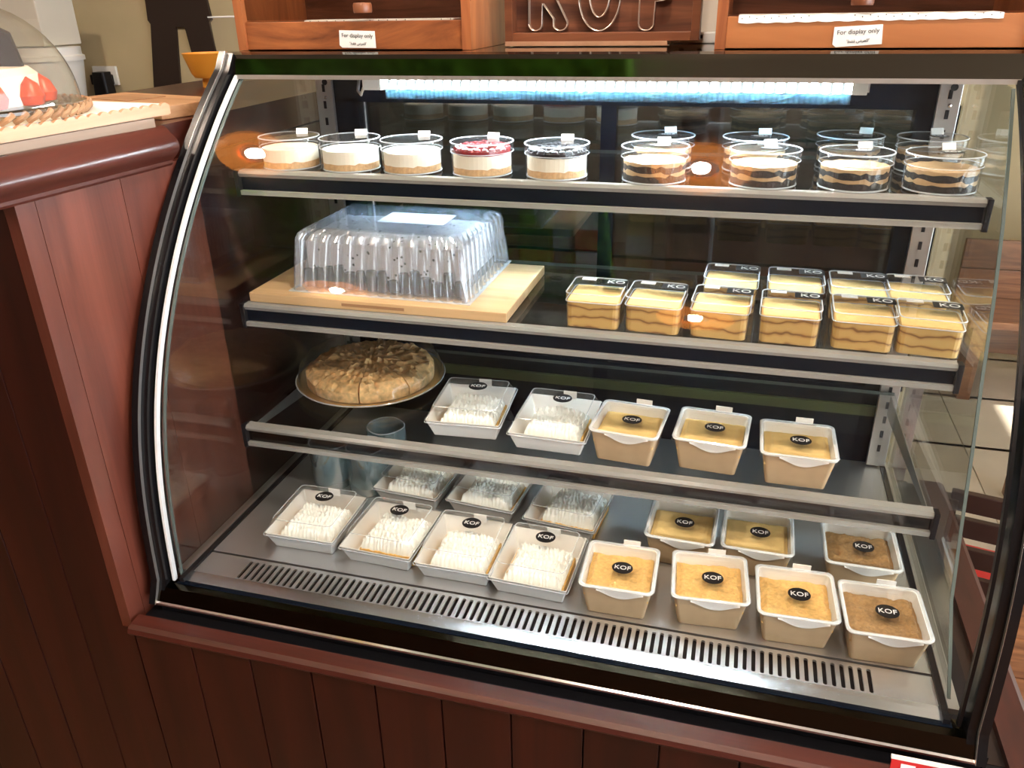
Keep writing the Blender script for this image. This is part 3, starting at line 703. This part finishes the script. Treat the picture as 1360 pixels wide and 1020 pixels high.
# ---- round clear cups
def wob_ring(r, z, amp, seed, n=40): return [(r*math.cos(2*PI*i/n), r*math.sin(2*PI*i/n), z+amp*noise.noise((3*math.cos(2*PI*i/n)*2, 3*math.sin(2*PI*i/n)*2, seed))+amp*.5*noise.noise((9*math.cos(2*PI*i/n), 9*math.sin(2*PI*i/n), seed+5))) for i in range(n)]
def cup(layers, topping=None, seal=False, tab_rot=0.0, stick=False, H=.053):
    t = thing('dessert_cup', 'x', 'dessert cup')
    R = .0515
    z = .0025; prev = wob_ring(R-.003, z, 0, 0)
    for i, (zz, mat, amp, nm) in enumerate(layers):
        ring = wob_ring(R-.003, zz, amp, 3.1*i+1)
        MB().rings([prev, ring], True, True, False).build(nm, mat, t); prev = ring
    if topping:
        z0 = layers[-1][0]; rnd = random.Random(5)
        mb = MB()
        for q in range(34):
            a = rnd.random()*2*PI; rr = (R-.011)*math.sqrt(rnd.random()); s = .0075+.002*rnd.random()
            mb.lathe([(.0001, z0+.001), (s*.8, z0+.001+s*.3), (s, z0+.001+s*.8), (s*.7, z0+s*1.4), (.0001, z0+s*1.6)], 9, (rr*math.cos(a), rr*math.sin(a)))
        for q in range(22):
            a = 2*PI*q/22; rr = R-.0098; s = .0068
            mb.lathe([(.0001, z0), (s*.8, z0+s*.3), (s, z0+s*.9), (s*.7, z0+s*1.5), (.0001, z0+s*1.75)], 9, (rr*math.cos(a), rr*math.sin(a)))
        mb.rings([wob_ring(R-.003, z0-.0004, .0008, 4), wob_ring(R-.0032, z0+.0065, .004, 8)], True, True)
        mb.build('topping', topping, t)
    MB().lathe([(.0001, .0006), (R-.003, .0006), (R-.0008, .002), (R, .006), (R+.0003, .038)], 40).build('cup', 'clear', t)
    lo = MB().lathe([(R+.0012, .036), (R+.0016, H-.003), (R, H-.0005), (R-.003, H), (.0001, H-.001)], 40).build('lid', 'clear', t)
    circ = lambda r, z: [(r*math.cos(2*PI*i/40), r*math.sin(2*PI*i/40), z) for i in range(40)]
    rm = MB(); rm.tube(circ(R+.001, H-.001), .0011, 6, True); rm.tube(circ(R+.0012, .0365), .0006, 5, True); rm.tube(circ(R-.002, .0012), .0012, 6, True)
    rm.build('rim', 'clear_rim', lo)
    tb = MB().box(-.0105, .0105, -.0004, .0004, 0, .0105).build('paper_tab', 'paper', t, (.012*math.cos(tab_rot), .026, H-.001), (math.radians(-25), 0, tab_rot))
    if stick: sticker(t, (.008, -.004, H+.0005), .016, .012, 'KOF', .0115)
    return t
base = [(.013, 'biscuit', .0022, 'biscuit_base'), (.034, 'cheese', .001, 'cream_filling')]
cA = cup(base, None, tab_rot=.2); cB = cup(base, 'berry', tab_rot=-.1); cC = cup(base, 'cherry', tab_rot=.1)
dk_ = [(.012, 'cookie', .004, 'cookie_layer'), (.0175, 'tan_cream', .005, 'cream_layer'), (.0265, 'cookie', .004, 'cookie_layer'), (.031, 'tan_cream', .002, 'cream_layer')]
cD = cup(dk_, None, tab_rot=.3, stick=True)
cups = [(-.520, .400, cA, 'plain cheesecake cup on top shelf, in the corner by the side glass', 0), (-.4035, .402, cA, 'plain cheesecake cup on top shelf, second from the corner', 5), (-.288, .402, cA, 'plain cheesecake cup on top shelf, beside the red berry cup', -4),
        (-.162, .402, cB, 'cheesecake cup with red berry topping on top shelf', 0), (-.034, .403, cC, 'cheesecake cup with black cherry topping on top shelf', 0),
        (.1255, .399, cD, 'dark cookie layer cup in front row, nearest the black cherry cup', 0), (.2925, .399, cD, 'dark cookie layer cup in front row, second from the black cherry cup', 8), (.423, .401, cD, 'dark cookie layer cup in front row, third from the black cherry cup', -5), (.5435, .406, cD, 'dark cookie layer cup in front row, against the side glass', 4),
        (.126, .512, cD, 'dark cookie layer cup in back row, nearest the black cherry cup', 3), (.277, .517, cD, 'dark cookie layer cup in back row, second from the black cherry cup', -8), (.428, .560, cD, 'dark cookie layer cup in back row, third from the black cherry cup', -35), (.552, .560, cD, 'dark cookie layer cup in back row, against the side glass', 0)]
used = set()
for x, y, pr_, lb, r in cups:
    o = pr_ if pr_ not in used else copy_tree(pr_); used.add(pr_)
    o.location = (x, y, D+.6355); o.rotation_euler = (0, 0, math.radians(r))
    tag(o, lb, 'dessert cup', 'round dessert cups on the top shelf')

# ---- long cookies-and-cream cake under a ribbed cover on a bamboo board
bd = thing('cake_board', 'thick pale bamboo board under the ribbed cake cover on middle shelf', 'board', (-.3445, .448, D+.4035))
MB().box(-.246, .246, -.139, .139, 0, .0175, .0015).build('slab', 'bamboo', bd)
MB().box(-.06, .06, -.1395, -.138, .006, .0115).build('finger_groove', 'chopping', bd)
ZB = .4035+.0175
ck = thing('loaf_cake', 'long cookies and cream cake with dark biscuit base under cover', 'cake', (-.345, .465, D+ZB))
def cakef(x, y):
    return .094 - .006*abs(noise.noise((x*40, y*40, 3))) - .018*max(0, abs(y)/.10-.75)**2*8
heightfield(.298, .196, 40, 24, cakef, .022).build('cream_body', 'cookies_cream', ck)
MB().box(-.150, .150, -.099, .099, .003, .022, .003).build('biscuit_base', 'cookie', ck)
rnd = random.Random(3)
for i in range(15):
    x = -.148+.0211*i; r = .0095+.0025*rnd.random(); h = .022+.022*rnd.random()
    MB().lathe([(.0001, 0), (r*.9, .002), (r, h*.5), (r*.8, h), (.0001, h+.002)], 9).build('cookie', 'cookie', ck, (x, -.103-.001*rnd.random(), .002))
cv = thing('cake_cover', 'ribbed clear plastic cover over the long cookies and cream cake', 'cake cover', (-.345, .465, D+ZB))
def ribbed(hx, hy, z, dep, px=.0238):
    """rounded rectangle outline with vertical flutes"""
    out = []
    def flute(s): return dep*(abs((s/px) % 1.0-.5)*2)**3
    nx = 168; ny = 128
    for i in range(nx): s = -hx+2*hx*i/nx; out.append((s, -hy+flute(s+hx), z))
    for i in range(ny): s = -hy+2*hy*i/ny; out.append((hx-flute(s+hy), s, z))
    for i in range(nx): s = hx-2*hx*i/nx; out.append((s, hy-flute(s+hx), z))
    for i in range(ny): s = hy-2*hy*i/ny; out.append((-hx+flute(s+hy), s, z))
    return out
cb = MB()
cb.rings([ribbed(.171, .132, .002, .011), ribbed(.167, .126, .05, .011), ribbed(.163, .119, .094, .011), ribbed(.159, .113, .104, .009), ribbed(.149, .102, .1105, .004), ribbed(.144, .096, .111, 0)], False, False, False)
cvo = cb.build('cover', 'ribbed', cv)
MB().rings([ribbed(.144, .096, .111, 0), ribbed(.140, .092, .1115, 0)], False, True).build('cover_top', 'cover_top', cvo)
MB().rings([lift(rrect(.13, .075, .003), .1118), lift(rrect(.13, .075, .003), .1121)], True, True).build('label', 'clear_rim', cvo, (.03, .005, 0))
MB().rings([ribbed(.175, .135, .0006, .0), ribbed(.175, .135, .002, .0), ribbed(.168, .129, .002, .006)], False, False).build('cover_rim', 'clear_rim', cv)

# ---- pie under a dome
pz = .180
pl_ = thing('pie_plate', 'round gold foil plate holding the crumble pie on lowest shelf', 'plate', (-.449, .486, D+pz)); pl_.scale = (1.05, 1.05, 1.0)
MB().lathe([(.0001, 0), (.115, 0), (.130, .006), (.146, .010), (.147, .0115), (.129, .0085), (.113, .003), (.0001, .003)], 56).build('plate', 'gold', pl_)
pi_ = thing('crumble_pie', 'golden crumble topped pie cut into slices on gold plate', 'pie', (-.449, .486, D+pz+.0088)); pi_.scale = (1.05, 1.05, 1.0)
for kq in range(8):
    a0, a1 = 2*PI*kq/8+.25+.012, 2*PI*(kq+1)/8+.25-.012
    def pf(r, a):
        x, y = r*math.cos(a), r*math.sin(a)
        return .026+.010*math.sqrt(max(0, 1-(r/.130)**2)) + .005*noise.noise((x*55, y*55, 2)) + .006*noise.noise((x*150, y*150, 6)) - .012*max(0, r/.128-.9)*8
    vs = []; fs = []; nr, na = 18, 16
    for i in range(nr+1):
        for j in range(na+1):
            r = .004+.122*i/nr; a = a0+(a1-a0)*j/na; vs.append((r*math.cos(a), r*math.sin(a), pf(r, a)))
    for i in range(nr):
        for j in range(na): q = i*(na+1)+j; fs.append((q, q+1, q+na+2, q+na+1))
    mb = MB(); mb.add(vs, fs, True)
    ring = [j for j in range(na+1)] + [i*(na+1)+na for i in range(1, nr+1)] + [nr*(na+1)+j for j in range(na-1, -1, -1)] + [i*(na+1) for i in range(nr-1, 0, -1)]
    top = [vs[i] for i in ring]; mb.rings([[(x, y, 0) for x, y, z in top], top], True, False)
    mb.build('slice', 'pie', pi_)
pd = thing('pie_dome', 'clear plastic dome lid over the crumble pie', 'dome', (-.449, .486, D+pz+.010)); pd.scale = (1.05, 1.05, 1.0)
dp2 = MB(); rr = []
for r, z in ((.147, .003), (.143, .003), (.140, .020), (.134, .040), (.122, .052), (.10, .059), (.06, .064), (.03, .0655)):
    rr.append([((r*(1+.012*math.cos(16*2*PI*i/96)*(z > .01)))*math.cos(2*PI*i/96), (r*(1+.012*math.cos(16*2*PI*i/96)*(z > .01)))*math.sin(2*PI*i/96), z) for i in range(96)])
dp2.rings(rr, False, True, True); dp2.build('dome', 'clear', pd)
MB().tube([(.147*math.cos(2*PI*i/60), .147*math.sin(2*PI*i/60), .003) for i in range(60)], .0014, 6, True).build('dome_rim', 'clear_rim', pd)

# ---- square ribbed glass tumblers
def tumbler():
    t = thing('glass_tumbler', 'x', 'tumbler')
    h = .098
    def ring(r, z, k=.05): return [(r*(1+k*math.cos(4*2*PI*i/32))*math.cos(2*PI*i/32), r*(1+k*math.cos(4*2*PI*i/32))*math.sin(2*PI*i/32), z) for i in range(32)]
    ou = [ring(.036, .001), ring(.038, .006), ring(.0395, .03), ring(.0385, .05), ring(.040, .07), ring(.040, h, .02)]
    MB().rings(ou, True, False, True).build('wall', 'tumbler', t)
    MB().rings([ring(.037, h, .02), ring(.036, .06), ring(.035, .016), ring(.028, .012)], False, True, True).build('inner_wall', 'tumbler', t)
    MB().tube([(p[0], p[1], h) for p in ring(.0385, h, .02)], .0015, 6, True).build('lip', 'clear_rim', t)
    return t
tb_ = tumbler()
for i, (x, y, r, lb) in enumerate(((-.492, .350, 0, 'ribbed clear tumbler on the deck, nearest the side glass'), (-.410, .352, 20, 'ribbed clear tumbler on the deck, beside the cream boxes'), (-.405, .440, 10, 'ribbed clear tumbler standing behind two other tumblers'))):
    o = tb_ if i == 0 else copy_tree(tb_); o.location = (x, y, D+.0003); o.rotation_euler = (0, 0, math.radians(r))
    tag(o, lb, 'tumbler', 'glass tumblers on the deck')

# ================================================================= ON TOP OF THE CASE
ZT = D+.8225
ARAB = '\ufec2\ufed8\ufed3 \ufebd\ufeae\ufecc\ufee0\ufedf'
def note(parent, x, y, z, wd, ht, rz):
    nt_ = MB().prism([(-wd/2, -ht/2+.004), (-wd/2+.005, -ht/2), (wd/2, -ht/2+.001), (wd/2-.001, ht/2), (-wd/2+.001, ht/2)], -.0004, .0004, 'y').build('paper_note', 'paper', parent, (x, y, z), (0, rz, 0))
    text('For display only', .0094, 'ink', nt_, (0, -.0007, .006), (PI/2, 0, 0))
    text("'" + ARAB + "'", .0062, 'ink', nt_, (.001, -.0007, -.007), (PI/2, 0, 0))
    return nt_
def bread_bin(name, label, x0, x1, knob_x, note_x, front_mat, lace):
    t = thing(name, label, 'bread bin', ((x0+x1)/2, .62, ZT)); X0, X1 = x0-(x0+x1)/2, x1-(x0+x1)/2
    HB = .30; y0, y1 = -.125, .125
    side = [(y0, 0), (y1, 0), (y1, HB)] + [(y1-.05-.20*math.sin(a), .10+.20*math.cos(a)) for a in [PI/2*i/8 for i in range(9)]]
    side = [(max(y, y0), z) for y, z in side]
    for a in (X0, X1-.016): MB().prism(side, a, a+.016, 'x').build('side_panel', 'acacia_z', t)
    MB().box(X0+.016, X1-.016, y0+.006, y0+.020, .001, .047, .001).build('front_board', front_mat, t)
    MB().box(X0+.016, X1-.016, y0+.02, y1, .036, .046).build('inner_shelf', 'walnut', t)
    MB().box(X0+.016, X1-.016, y1-.012, y1, 0, HB).build('back_panel', 'walnut', t)
    MB().box(X0+.016, X1-.016, y1-.06, y1, HB-.012, HB).build('top_panel', 'acacia', t)
    dr = []
    for i in range(11):
        a = PI/2*(1-i/10); dr.append((y1-.05-.188*math.sin(a), .10+.188*math.cos(a)))
    dr = [(y0+.013, .050)] + dr
    do = MB().strip(dr, [(y+.004, z) for y, z in dr], X0+.017, X1-.017).build('roll_door', 'acrylic_door', t)
    MB().lathe([(.0001, 0), (.0155, 0), (.0165, .003), (.0165, .012), (.0150, .016), (.0001, .0165)], 28).build('knob', 'frame_wood', do, (knob_x, y0+.010, .060), (0, 0, 0))
    # lace paper lying inside, or spilling over the front board
    lc = MB(); top = []; n_ = 60
    xa, xb = lace[0], lace[1]
    for i in range(n_+1):
        u = i/n_; x = xa+(xb-xa)*u; sc_ = .0016*abs(math.sin(u*40)); top.append((x, sc_))
    yy = y0+.004 if lace[2] else y0+.026
    lc.add([(x, yy, .046-lace[3]*(1-.45*u_) - s_) for (x, s_), u_ in zip(top, [i/n_ for i in range(n_+1)])] + [(x, yy+.001, .0485+.001*math.sin(i)) for i, (x, s_) in enumerate(top)] + [(x, yy+.07, .0490) for x, s_ in top],
           [(i, i+1, n_+2+i, n_+1+i) for i in range(n_)] + [(n_+1+i, n_+2+i, 2*n_+3+i, 2*n_+2+i) for i in range(n_)])
    lo = lc.build('lace_paper', 'paper', t)
    mh = MB()
    for q in range(34):
        u = (q+.5)/34; x = xa+(xb-xa)*u; r = .0011
        if (q//5) % 3 == 2: continue
        zc = .0485-lace[3]*.45*(1-.45*u)+(.0012 if q % 2 else -.0012)
        mh.add([(x-r, yy-.0006, zc), (x, yy-.0006, zc-r), (x+r, yy-.0006, zc), (x, yy-.0006, zc+r)], [(0, 1, 2, 3)])
    mo = mh.build('lace_holes', 'ink', lo); mo['kind'] = 'stuff'
    note(t, note_x[0], y0+.0052, note_x[1], .070, .0285, note_x[2])
    return t
bread_bin('bread_bin', 'brown wooden bread bin with dark streaked front board on case', -.655, -.205, .025, (.012, .0175, .03), 'acacia', (-.10, .185, False, .006))
bread_bin('bread_bin', 'orange wooden bread bin with white lace paper hanging over its front', .199, .655, -.018, (-.018, .018, -.05), 'acacia_pale', (-.195, .175, True, .008))
# framed sign with wire letters
sg = thing('letter_sign', 'framed dark wooden sign with metal outline letters between bread bins', 'sign', (-.002, .60, ZT))
W2, HS = .170, .21; z0s = .0085
MB().box(-.170, .118, -.012, .055, .001, .0085, .0008).build('ledge', 'pale_wood', sg)
MB().box(-W2+.01, W2-.01, .020, .03, z0s, z0s+HS).build('back_board', 'walnut', sg)
for x in (-W2, W2-.014): MB().box(x, x+.014, -.010, .03, z0s, z0s+HS, .001).build('frame_side', 'frame_wood', sg)
for z in (z0s, z0s+HS-.014): MB().box(-W2+.014, W2-.014, -.010, .03, z, z+.014, .001).build('frame_rail', 'frame_wood', sg)
def ribbon(pts):
    mb = MB(); n = len(pts)
    vs = [(x, y, z) for y in (.004, .0195) for x, z in pts]
    mb.add(vs, [(i, (i+1) % n, n+(i+1) % n, n+i) for i in range(n)])
    mb.tube([(x, .004, z) for x, z in pts], .0009, 5, True)
    return mb
def arc(cx, cz, rx, rz, a0, a1, n=12): return [(cx+rx*math.cos(math.radians(a0+(a1-a0)*i/n)), cz+rz*math.sin(math.radians(a0+(a1-a0)*i/n))) for i in range(n+1)]
zb = z0s+.016
K_ = arc(-.118, zb+.012, .012, .011, 180, 350, 8) + [(-.105, zb+.045), (-.085, zb+.02)] + arc(-.073, zb+.012, .013, .011, 200, 380, 8) + [(-.085, zb+.06), (-.062, zb+.10)] + arc(-.072, zb+.12, .011, .010, -20, 160, 6) + [(-.105, zb+.085)] + arc(-.118, zb+.12, .012, .012, 0, 180, 8)
ribbon(K_).build('wire_letter', 'wire', sg)
O_ = arc(-.004, zb+.055, .036, .055, -90, 270, 36)
mbO = ribbon(O_); q = ribbon(arc(-.004, zb+.062, .018, .040, -90, 270, 30)); mbO.add(q.v, q.f, True); mbO.build('wire_letter', 'wire', sg)
F_ = arc(.078, zb+.011, .013, .011, 180, 350, 8) + [(.092, zb+.045)] + arc(.105, zb+.060, .014, .013, -80, 80, 8) + [(.093, zb+.076), (.093, zb+.092)] + arc(.110, zb+.108, .014, .012, -80, 90, 8) + [(.078, zb+.122), (.066, zb+.115)]
ribbon(F_).build('wire_letter', 'wire', sg)

# ================================================================= TALL COUNTER TOP ITEMS
ZC = D+.7225
rz7 = math.radians(-6.5)
cbd = thing('serving_board', 'grey brown wooden board under the scalloped tray on the counter', 'board', (-.775, .045, ZC), rz7)
MB().box(-.11, .098, -.165, .195, 0, .015, .001).build('slab', 'grey_wood', cbd)
tr_ = thing('scalloped_tray', 'pale wooden tray with scalloped edge under the glass cake dome', 'tray', (-.775, .045, ZC+.0155), rz7)
MB().box(-.11, .096, -.175, .23, 0, .004).build('tray_base', 'pale_wood', tr_)
sca = [(-.175, .002)]; sca += [(.23, .002)]
n_ = 20
tops = []
for i in range(n_*6+1):
    u = i/(n_*6); y = .23-.405*u; ph = (i % 6)/6
    tops.append((y, .0185+.0045*math.sin(PI*ph)-.003))
MB().prism(sca+tops, .094, .100, 'x').build('scalloped_side', 'pale_wood', tr_)
MB().prism([(-.10, -.165), (.090, -.165), (.090, .22), (-.1, .22)], .0045, .0185, 'z').build('paper_lining', 'paper', tr_)
cs = thing('cake_stand', 'amber glass plate with roped rim carrying the domed cake', 'cake stand', (-.842, .055, ZC+.0345))
MB().lathe([(.0001, 0), (.12, 0), (.152, .006), (.169, .012), (.169, .016), (.150, .012), (.0001, .006)], 56).build('plate', M['dome_glass'], cs)
for i in range(56):
    a = 2*PI*i/56
    MB().tube([(.160*math.cos(a-.05), .160*math.sin(a-.05), .002), (.167*math.cos(a), .167*math.sin(a), .008), (.166*math.cos(a+.05), .166*math.sin(a+.05), .014)], .0042, 6).build('rope_twist', 'chopping', cs)
dm = thing('cake_dome', 'large clear glass cake dome on the counter beside the wall sockets', 'cake dome', (-.842, .055, ZC+.0505))
pdm = [(.157*math.cos(PI/2*i/14)**.85, .002+.140*math.sin(PI/2*i/14)) for i in range(14)] + [(.004, .142)]
MB().lathe(pdm, 56).build('glass', 'dome_glass', dm)
MB().lathe([(.0001, .173), (.010, .171), (.014, .162), (.008, .152), (.006, .143)], 20).build('knob', 'dome_glass', dm)
fc = thing('cream_cake', 'white frosted cake with strawberries and dark chocolate under the dome', 'cake', (-.842, .055, ZC+.0455))
MB().lathe([(.0001, .0), (.095, .0), (.105, .006), (.106, .045), (.095, .055), (.0001, .058)], 40).build('frosting', 'frosting', fc)
for i in range(11):
    a = 2*PI*i/11+.2
    MB().lathe([(.0001, 0), (.016, .004), (.02, .016), (.013, .032), (.0001, .042)], 12).build('strawberry', 'strawberry', fc, (.107*math.cos(a), .107*math.sin(a), .002))
for i in range(7):
    a = 2*PI*i/7-.25
    MB().prism([(-.024, 0), (.026, 0), (.014, .052), (-.006, .062)], -.007, .007, 'y').build('chocolate_shard', 'dark_brown', fc, (.066*math.cos(a), .066*math.sin(a), .050), (.2, .1, a))
chb = thing('chopping_board', 'thick brown butcher board lying on the counter behind the scalloped tray', 'board', (-.812, .41, ZC), math.radians(-15))
MB().box(-.16, .13, -.07, .075, 0, .022, .002).build('slab', 'chopping', chb)
MB().box(-.10, .0, -.04, .045, .0215, .0235, .0005).build('inlay', 'chopping', chb)
yc = thing('orange_cup', 'bright orange plastic cup with loop foot on the counter', 'cup', (-.985, .86, ZC))
MB().lathe([(.0001, .022), (.030, .022), (.036, .03), (.050, .072), (.052, .076), (.049, .076), (.034, .034), (.0001, .028)], 32).build('bowl', 'yellow', yc)
MB().lathe([(.012, .0), (.016, .0), (.014, .023), (.010, .023)], 20).build('foot', 'yellow', yc)
MB().tube([(.048, 0, .068), (.075, 0, .062), (.078, 0, .045), (.045, 0, .038)], .005, 8).build('handle', 'yellow', yc)
jg = thing('clear_jug', 'clear rectangular plastic jug standing beside the bread bin', 'jug', (-1.0, 1.02, ZC))
MB().rings([lift(rrect(.066, .08, .012), .002), lift(rrect(.082, .10, .012), .15)], True, False).build('body', 'clear', jg)
MB().tube(lift(rrect(.082, .10, .012), .15), .002, 6, True).build('rim', 'clear_rim', jg)
MB().tube([(.042, 0, .13), (.062, 0, .12), (.06, 0, .06), (.037, 0, .05)], .006, 8).build('handle', 'black', jg)

# ================================================================= SERVING SIDE, BEHIND THE CASE
bk = thing('back_cabinet', 'dark wooden cabinet with black worktop along the beige wall', 'cabinet', (-2.1, 1.72, 0))
MB().box(-1.2, 1.0, -.26, .27, 0, D+.53).build('body', 'walnut', bk)
MB().box(-1.22, 1.02, -.28, .275, D+.53, D+.556, .002).build('worktop', 'black', bk)
ZK = D+.556
for (wx, lb, zz) in ((-2.25, 'white double wall socket with black plugs above the black worktop', .615), (-.19, 'white wall socket seen beneath the framed letter sign', .70)):
    so_ = thing('wall_socket', lb, 'socket', (wx, 1.9985, D+zz+.035))
    MB().box(-.056, .056, -.012, 0, -.036, .036, .003).build('face_plate', 'white_plastic', so_)
    for dx in ((-.028, .022) if wx < -1 else ()):
        MB().box(dx-.018, dx+.018, -.045, -.012, -.032, .006, .004).build('plug', 'black', so_)
    for dx in ((-.026, 0, .026) if wx > -1 else ()):
        MB().box(dx-.004, dx+.004, -.0128, -.0118, -.006, .002).build('pin_hole', 'black', so_)
bkt = thing('white_bucket', 'white plastic bucket with pale lid on the black worktop', 'bucket', (-2.22, 1.70, ZK))
MB().lathe([(.0001, 0), (.085, 0), (.105, .17), (.112, .17), (.112, .185), (.104, .19), (.104, .215), (.0001, .22)], 36).build('pail', 'white_plastic', bkt)
bx2 = thing('white_carton', 'pinkish white carton stacked on the white bucket', 'carton', (-2.27, 1.72, ZK+.2205))
MB().box(-.13, .10, -.09, .09, 0, .16, .004).build('box', 'yellow_box', bx2)
MB().box(-.13, .10, -.0912, -.0902, .05, .09).build('band', 'wall_white', bx2)
blk = thing('black_kettle_base', 'small black appliance beside the double wall socket', 'appliance', (-2.00, 1.70, ZK))
MB().box(-.13, .13, -.10, .10, 0, .022, .004).build('tray', 'black', blk)
blk2 = thing('black_canister', 'black upright canister in front of the double wall socket', 'canister', (-2.19, 1.90, ZK))
MB().rings([lift(rrect(.07, .06, .01), 0), lift(rrect(.055, .05, .01), .115)], True, True).build('body', 'black', blk2)
sil = [(-1.989, .99), (-2.0, .851), (-1.99, .837), (-2.032, .60), (-1.91, .60), (-1.881, .826), (-1.841, .825), (-1.83, .737), (-1.726, .737), (-1.732, .84), (-1.72, .85), (-1.735, .99)]
sl_ = thing('wall_cutout', 'dark brown flat two legged cutout fixed on the beige wall', 'wall decoration', (-1.87, 1.999, D+.60))
MB().prism([(x+1.87, z-.60) for x, z in sil], -.012, 0, 'y').build('panel', 'dark_brown', sl_)
bcb = thing('prep_table', 'low steel prep table behind the display case', 'table', (.05, 1.72, 0))
MB().box(-.85, .80, -.26, .26, D+.06, D+.09, .002).build('worktop', 'alu', bcb)
for x in (-.82, .77):
    for y in (-.23, .23): MB().box(x-.02, x+.02, y-.02, y+.02, 0, D+.06).build('leg', 'alu', bcb)
MB().box(-.80, .75, -.22, .22, .3, .32).build('lower_shelf', 'alu', bcb)
ZP = D+.0905
def pack(name, label, cat, x, y, w_, d__, h, mat, band=None, z=ZP):
    t = thing(name, label, cat, (x, y, z))
    MB().rings([lift(rrect(w_, d__, .006, 2), 0), lift(rrect(w_*1.02, d__*1.02, .006, 2), h*.5), lift(rrect(w_, d__*.8, .006, 2), h)], True, True).build('pouch', mat, t)
    if band: MB().box(-w_*.511, w_*.511, -d__*.53, -d__*.50, h*.35, h*.62).build('print_band', band, t)
    return t
pack('food_pouch', 'lime green food pouch on the prep table', 'pouch', -.36, 1.56, .10, .06, .24, 'lime', 'green')
pack('food_pouch', 'blue topped food pouch between green and white pouches', 'pouch', -.27, 1.58, .06, .05, .24, 'blue', 'white_plastic')
pack('food_pouch', 'white pouch with red print on the prep table', 'pouch', -.18, 1.56, .09, .05, .25, 'white_plastic', 'red')
pack('food_pouch', 'tan paper pouch beyond the door mullion on the prep table', 'pouch', -.03, 1.60, .08, .06, .22, 'pastry', 'wall_white')
wc = thing('brown_carton', 'wide brown carton on the prep table behind the pudding boxes', 'carton', (.36, 1.66, ZP))
MB().box(-.30, .30, -.16, .16, 0, .24, .003).build('box', 'walnut', wc)
MB().box(-.03, .03, -.161, -.160, .0, .24).build('tape', 'chopping', wc)
cg = thing('green_crate', 'green wire crate stacked on the brown carton behind the case', 'crate', (.33, 1.62, ZP+.2405))
for z in (.0, .05, .10, .15, .20): MB().box(-.17, .17, -.12, -.114, z, z+.008).build('rail', 'green', cg)
for i in range(15): MB().box(-.17+.0238*i, -.166+.0238*i, -.1145, -.110, 0, .208).build('bar', 'green', cg)
MB().box(-.17, .17, -.10, .11, 0, .18, .004).build('liner', 'wall_white', cg)
# white ledge and power strip seen between the sign and the bread bin
ps = thing('white_power_strip', 'white power strip with socket slots beside the framed sign', 'power strip', (.155, .70, ZT))
MB().box(-.045, .04, -.02, .02, 0, .018, .002).build('body', 'white_plastic', ps)
for dx in (-.022, .010): MB().box(dx-.004, dx+.004, -.0206, -.0198, .008, .014).build('slot', 'black', ps)
wp = thing('white_box', 'tall white box standing between letter sign and bread bin', 'box', (.165, .78, D))
MB().box(-.03, .045, -.02, .25, .0, 1.25, .003).build('casing', 'wall_white', wp)
gcn = thing('green_sheet', 'thin green card tucked behind the orange bread bin', 'card', (.203, .76, ZT))
MB().box(-.004, .008, -.008, -.004, 0, .05).build('card', 'green', gcn)

# ================================================================= SEATING AREA BEYOND THE CASE
tbz = D-.30
def planked(name, label, x0, x1, y0, n):
    t = thing(name, label, 'table', (x0, y0, 0))
    for i in range(n):
        MB().box(0, x1-x0, .118*i+.0008, .118*i+.1172, tbz-.03, tbz, .0015).build('plank', 'table_wood', t)
    for yy in (.04, .118*n-.10):
        MB().box(.05, x1-x0-.05, yy, yy+.06, tbz-.055, tbz-.030).build('batten', 'table_wood', t)
        for xx in (.05, x1-x0-.11): MB().box(xx, xx+.06, yy, yy+.06, 0, tbz-.055).build('leg', 'table_wood', t)
    return t
planked('planked_table', 'low wooden plank table standing beside the end of the case', .80, 2.1, -.25, 8)
planked('planked_table', 'farther wooden plank table beyond the slat back chair', 1.42, 2.6, 1.45, 9)
ch = thing('dining_chair', 'dark wooden slat back chair with red cushion behind the planked table', 'chair', (1.02, 1.06, 0), math.radians(-12))
for x in (-.17, .17):
    MB().box(x-.018, x+.018, -.19, -.155, 0, .86, .003).build('leg', 'chair_wood', ch); MB().box(x-.018, x+.018, .15, .185, 0, .44, .003).build('leg', 'chair_wood', ch)
MB().box(-.19, .19, -.19, .19, .44, .47, .004).build('seat', 'chair_wood', ch)
MB().box(-.175, .175, -.15, .18, .47, .52, .012).build('cushion', 'red', ch)
for z in (.60, .68, .76, .83): MB().box(-.17, .17, -.185, -.165, z, z+.05, .003).build('slat', 'chair_wood', ch)
bench = thing('wooden_bench', 'long brown wooden bench back along the far seating area', 'bench', (2.2, 3.6, 0))
for i in range(4): MB().box(-.75, .9, .20, .23, .12+.16*i, .275+.16*i, .003).build('slat', 'table_wood', bench)
MB().box(-.75, .9, -.2, .2, .40, .44, .003).build('seat', 'table_wood', bench)
for x in (-.7, .85): MB().box(x-.03, x+.03, -.2, .23, 0, .40).build('leg', 'table_wood', bench)
# red and white card lying on the sill at the corner
rc = thing('red_card', 'small red and white striped card propped on the sill corner', 'card', (.585, -.058, D-.0495))
MB().prism([(-.002, 0), (.001, 0), (.006, .026), (.003, .026)], -.052, .05, 'x').build('card', 'red', rc)
MB().prism([(.0020, .022), (.003, .0265), (.0062, .0265), (.0055, .022)], -.053, .051, 'x').build('white_edge', 'paper', rc)
for dx, wd in ((-.04, .018), (-.008, .012), (.02, .022)): MB().prism([(-.001, .006), (.0012, .017), (.0008, .017), (-.0024, .006)], dx, dx+wd, 'x').build('white_print', 'paper', rc)

# ================================================================= scale to metres
for o in list(bpy.data.objects):
    if o.parent is None and o.type in ('MESH', 'EMPTY'):
        o.location = o.location*S; o.scale = o.scale*S
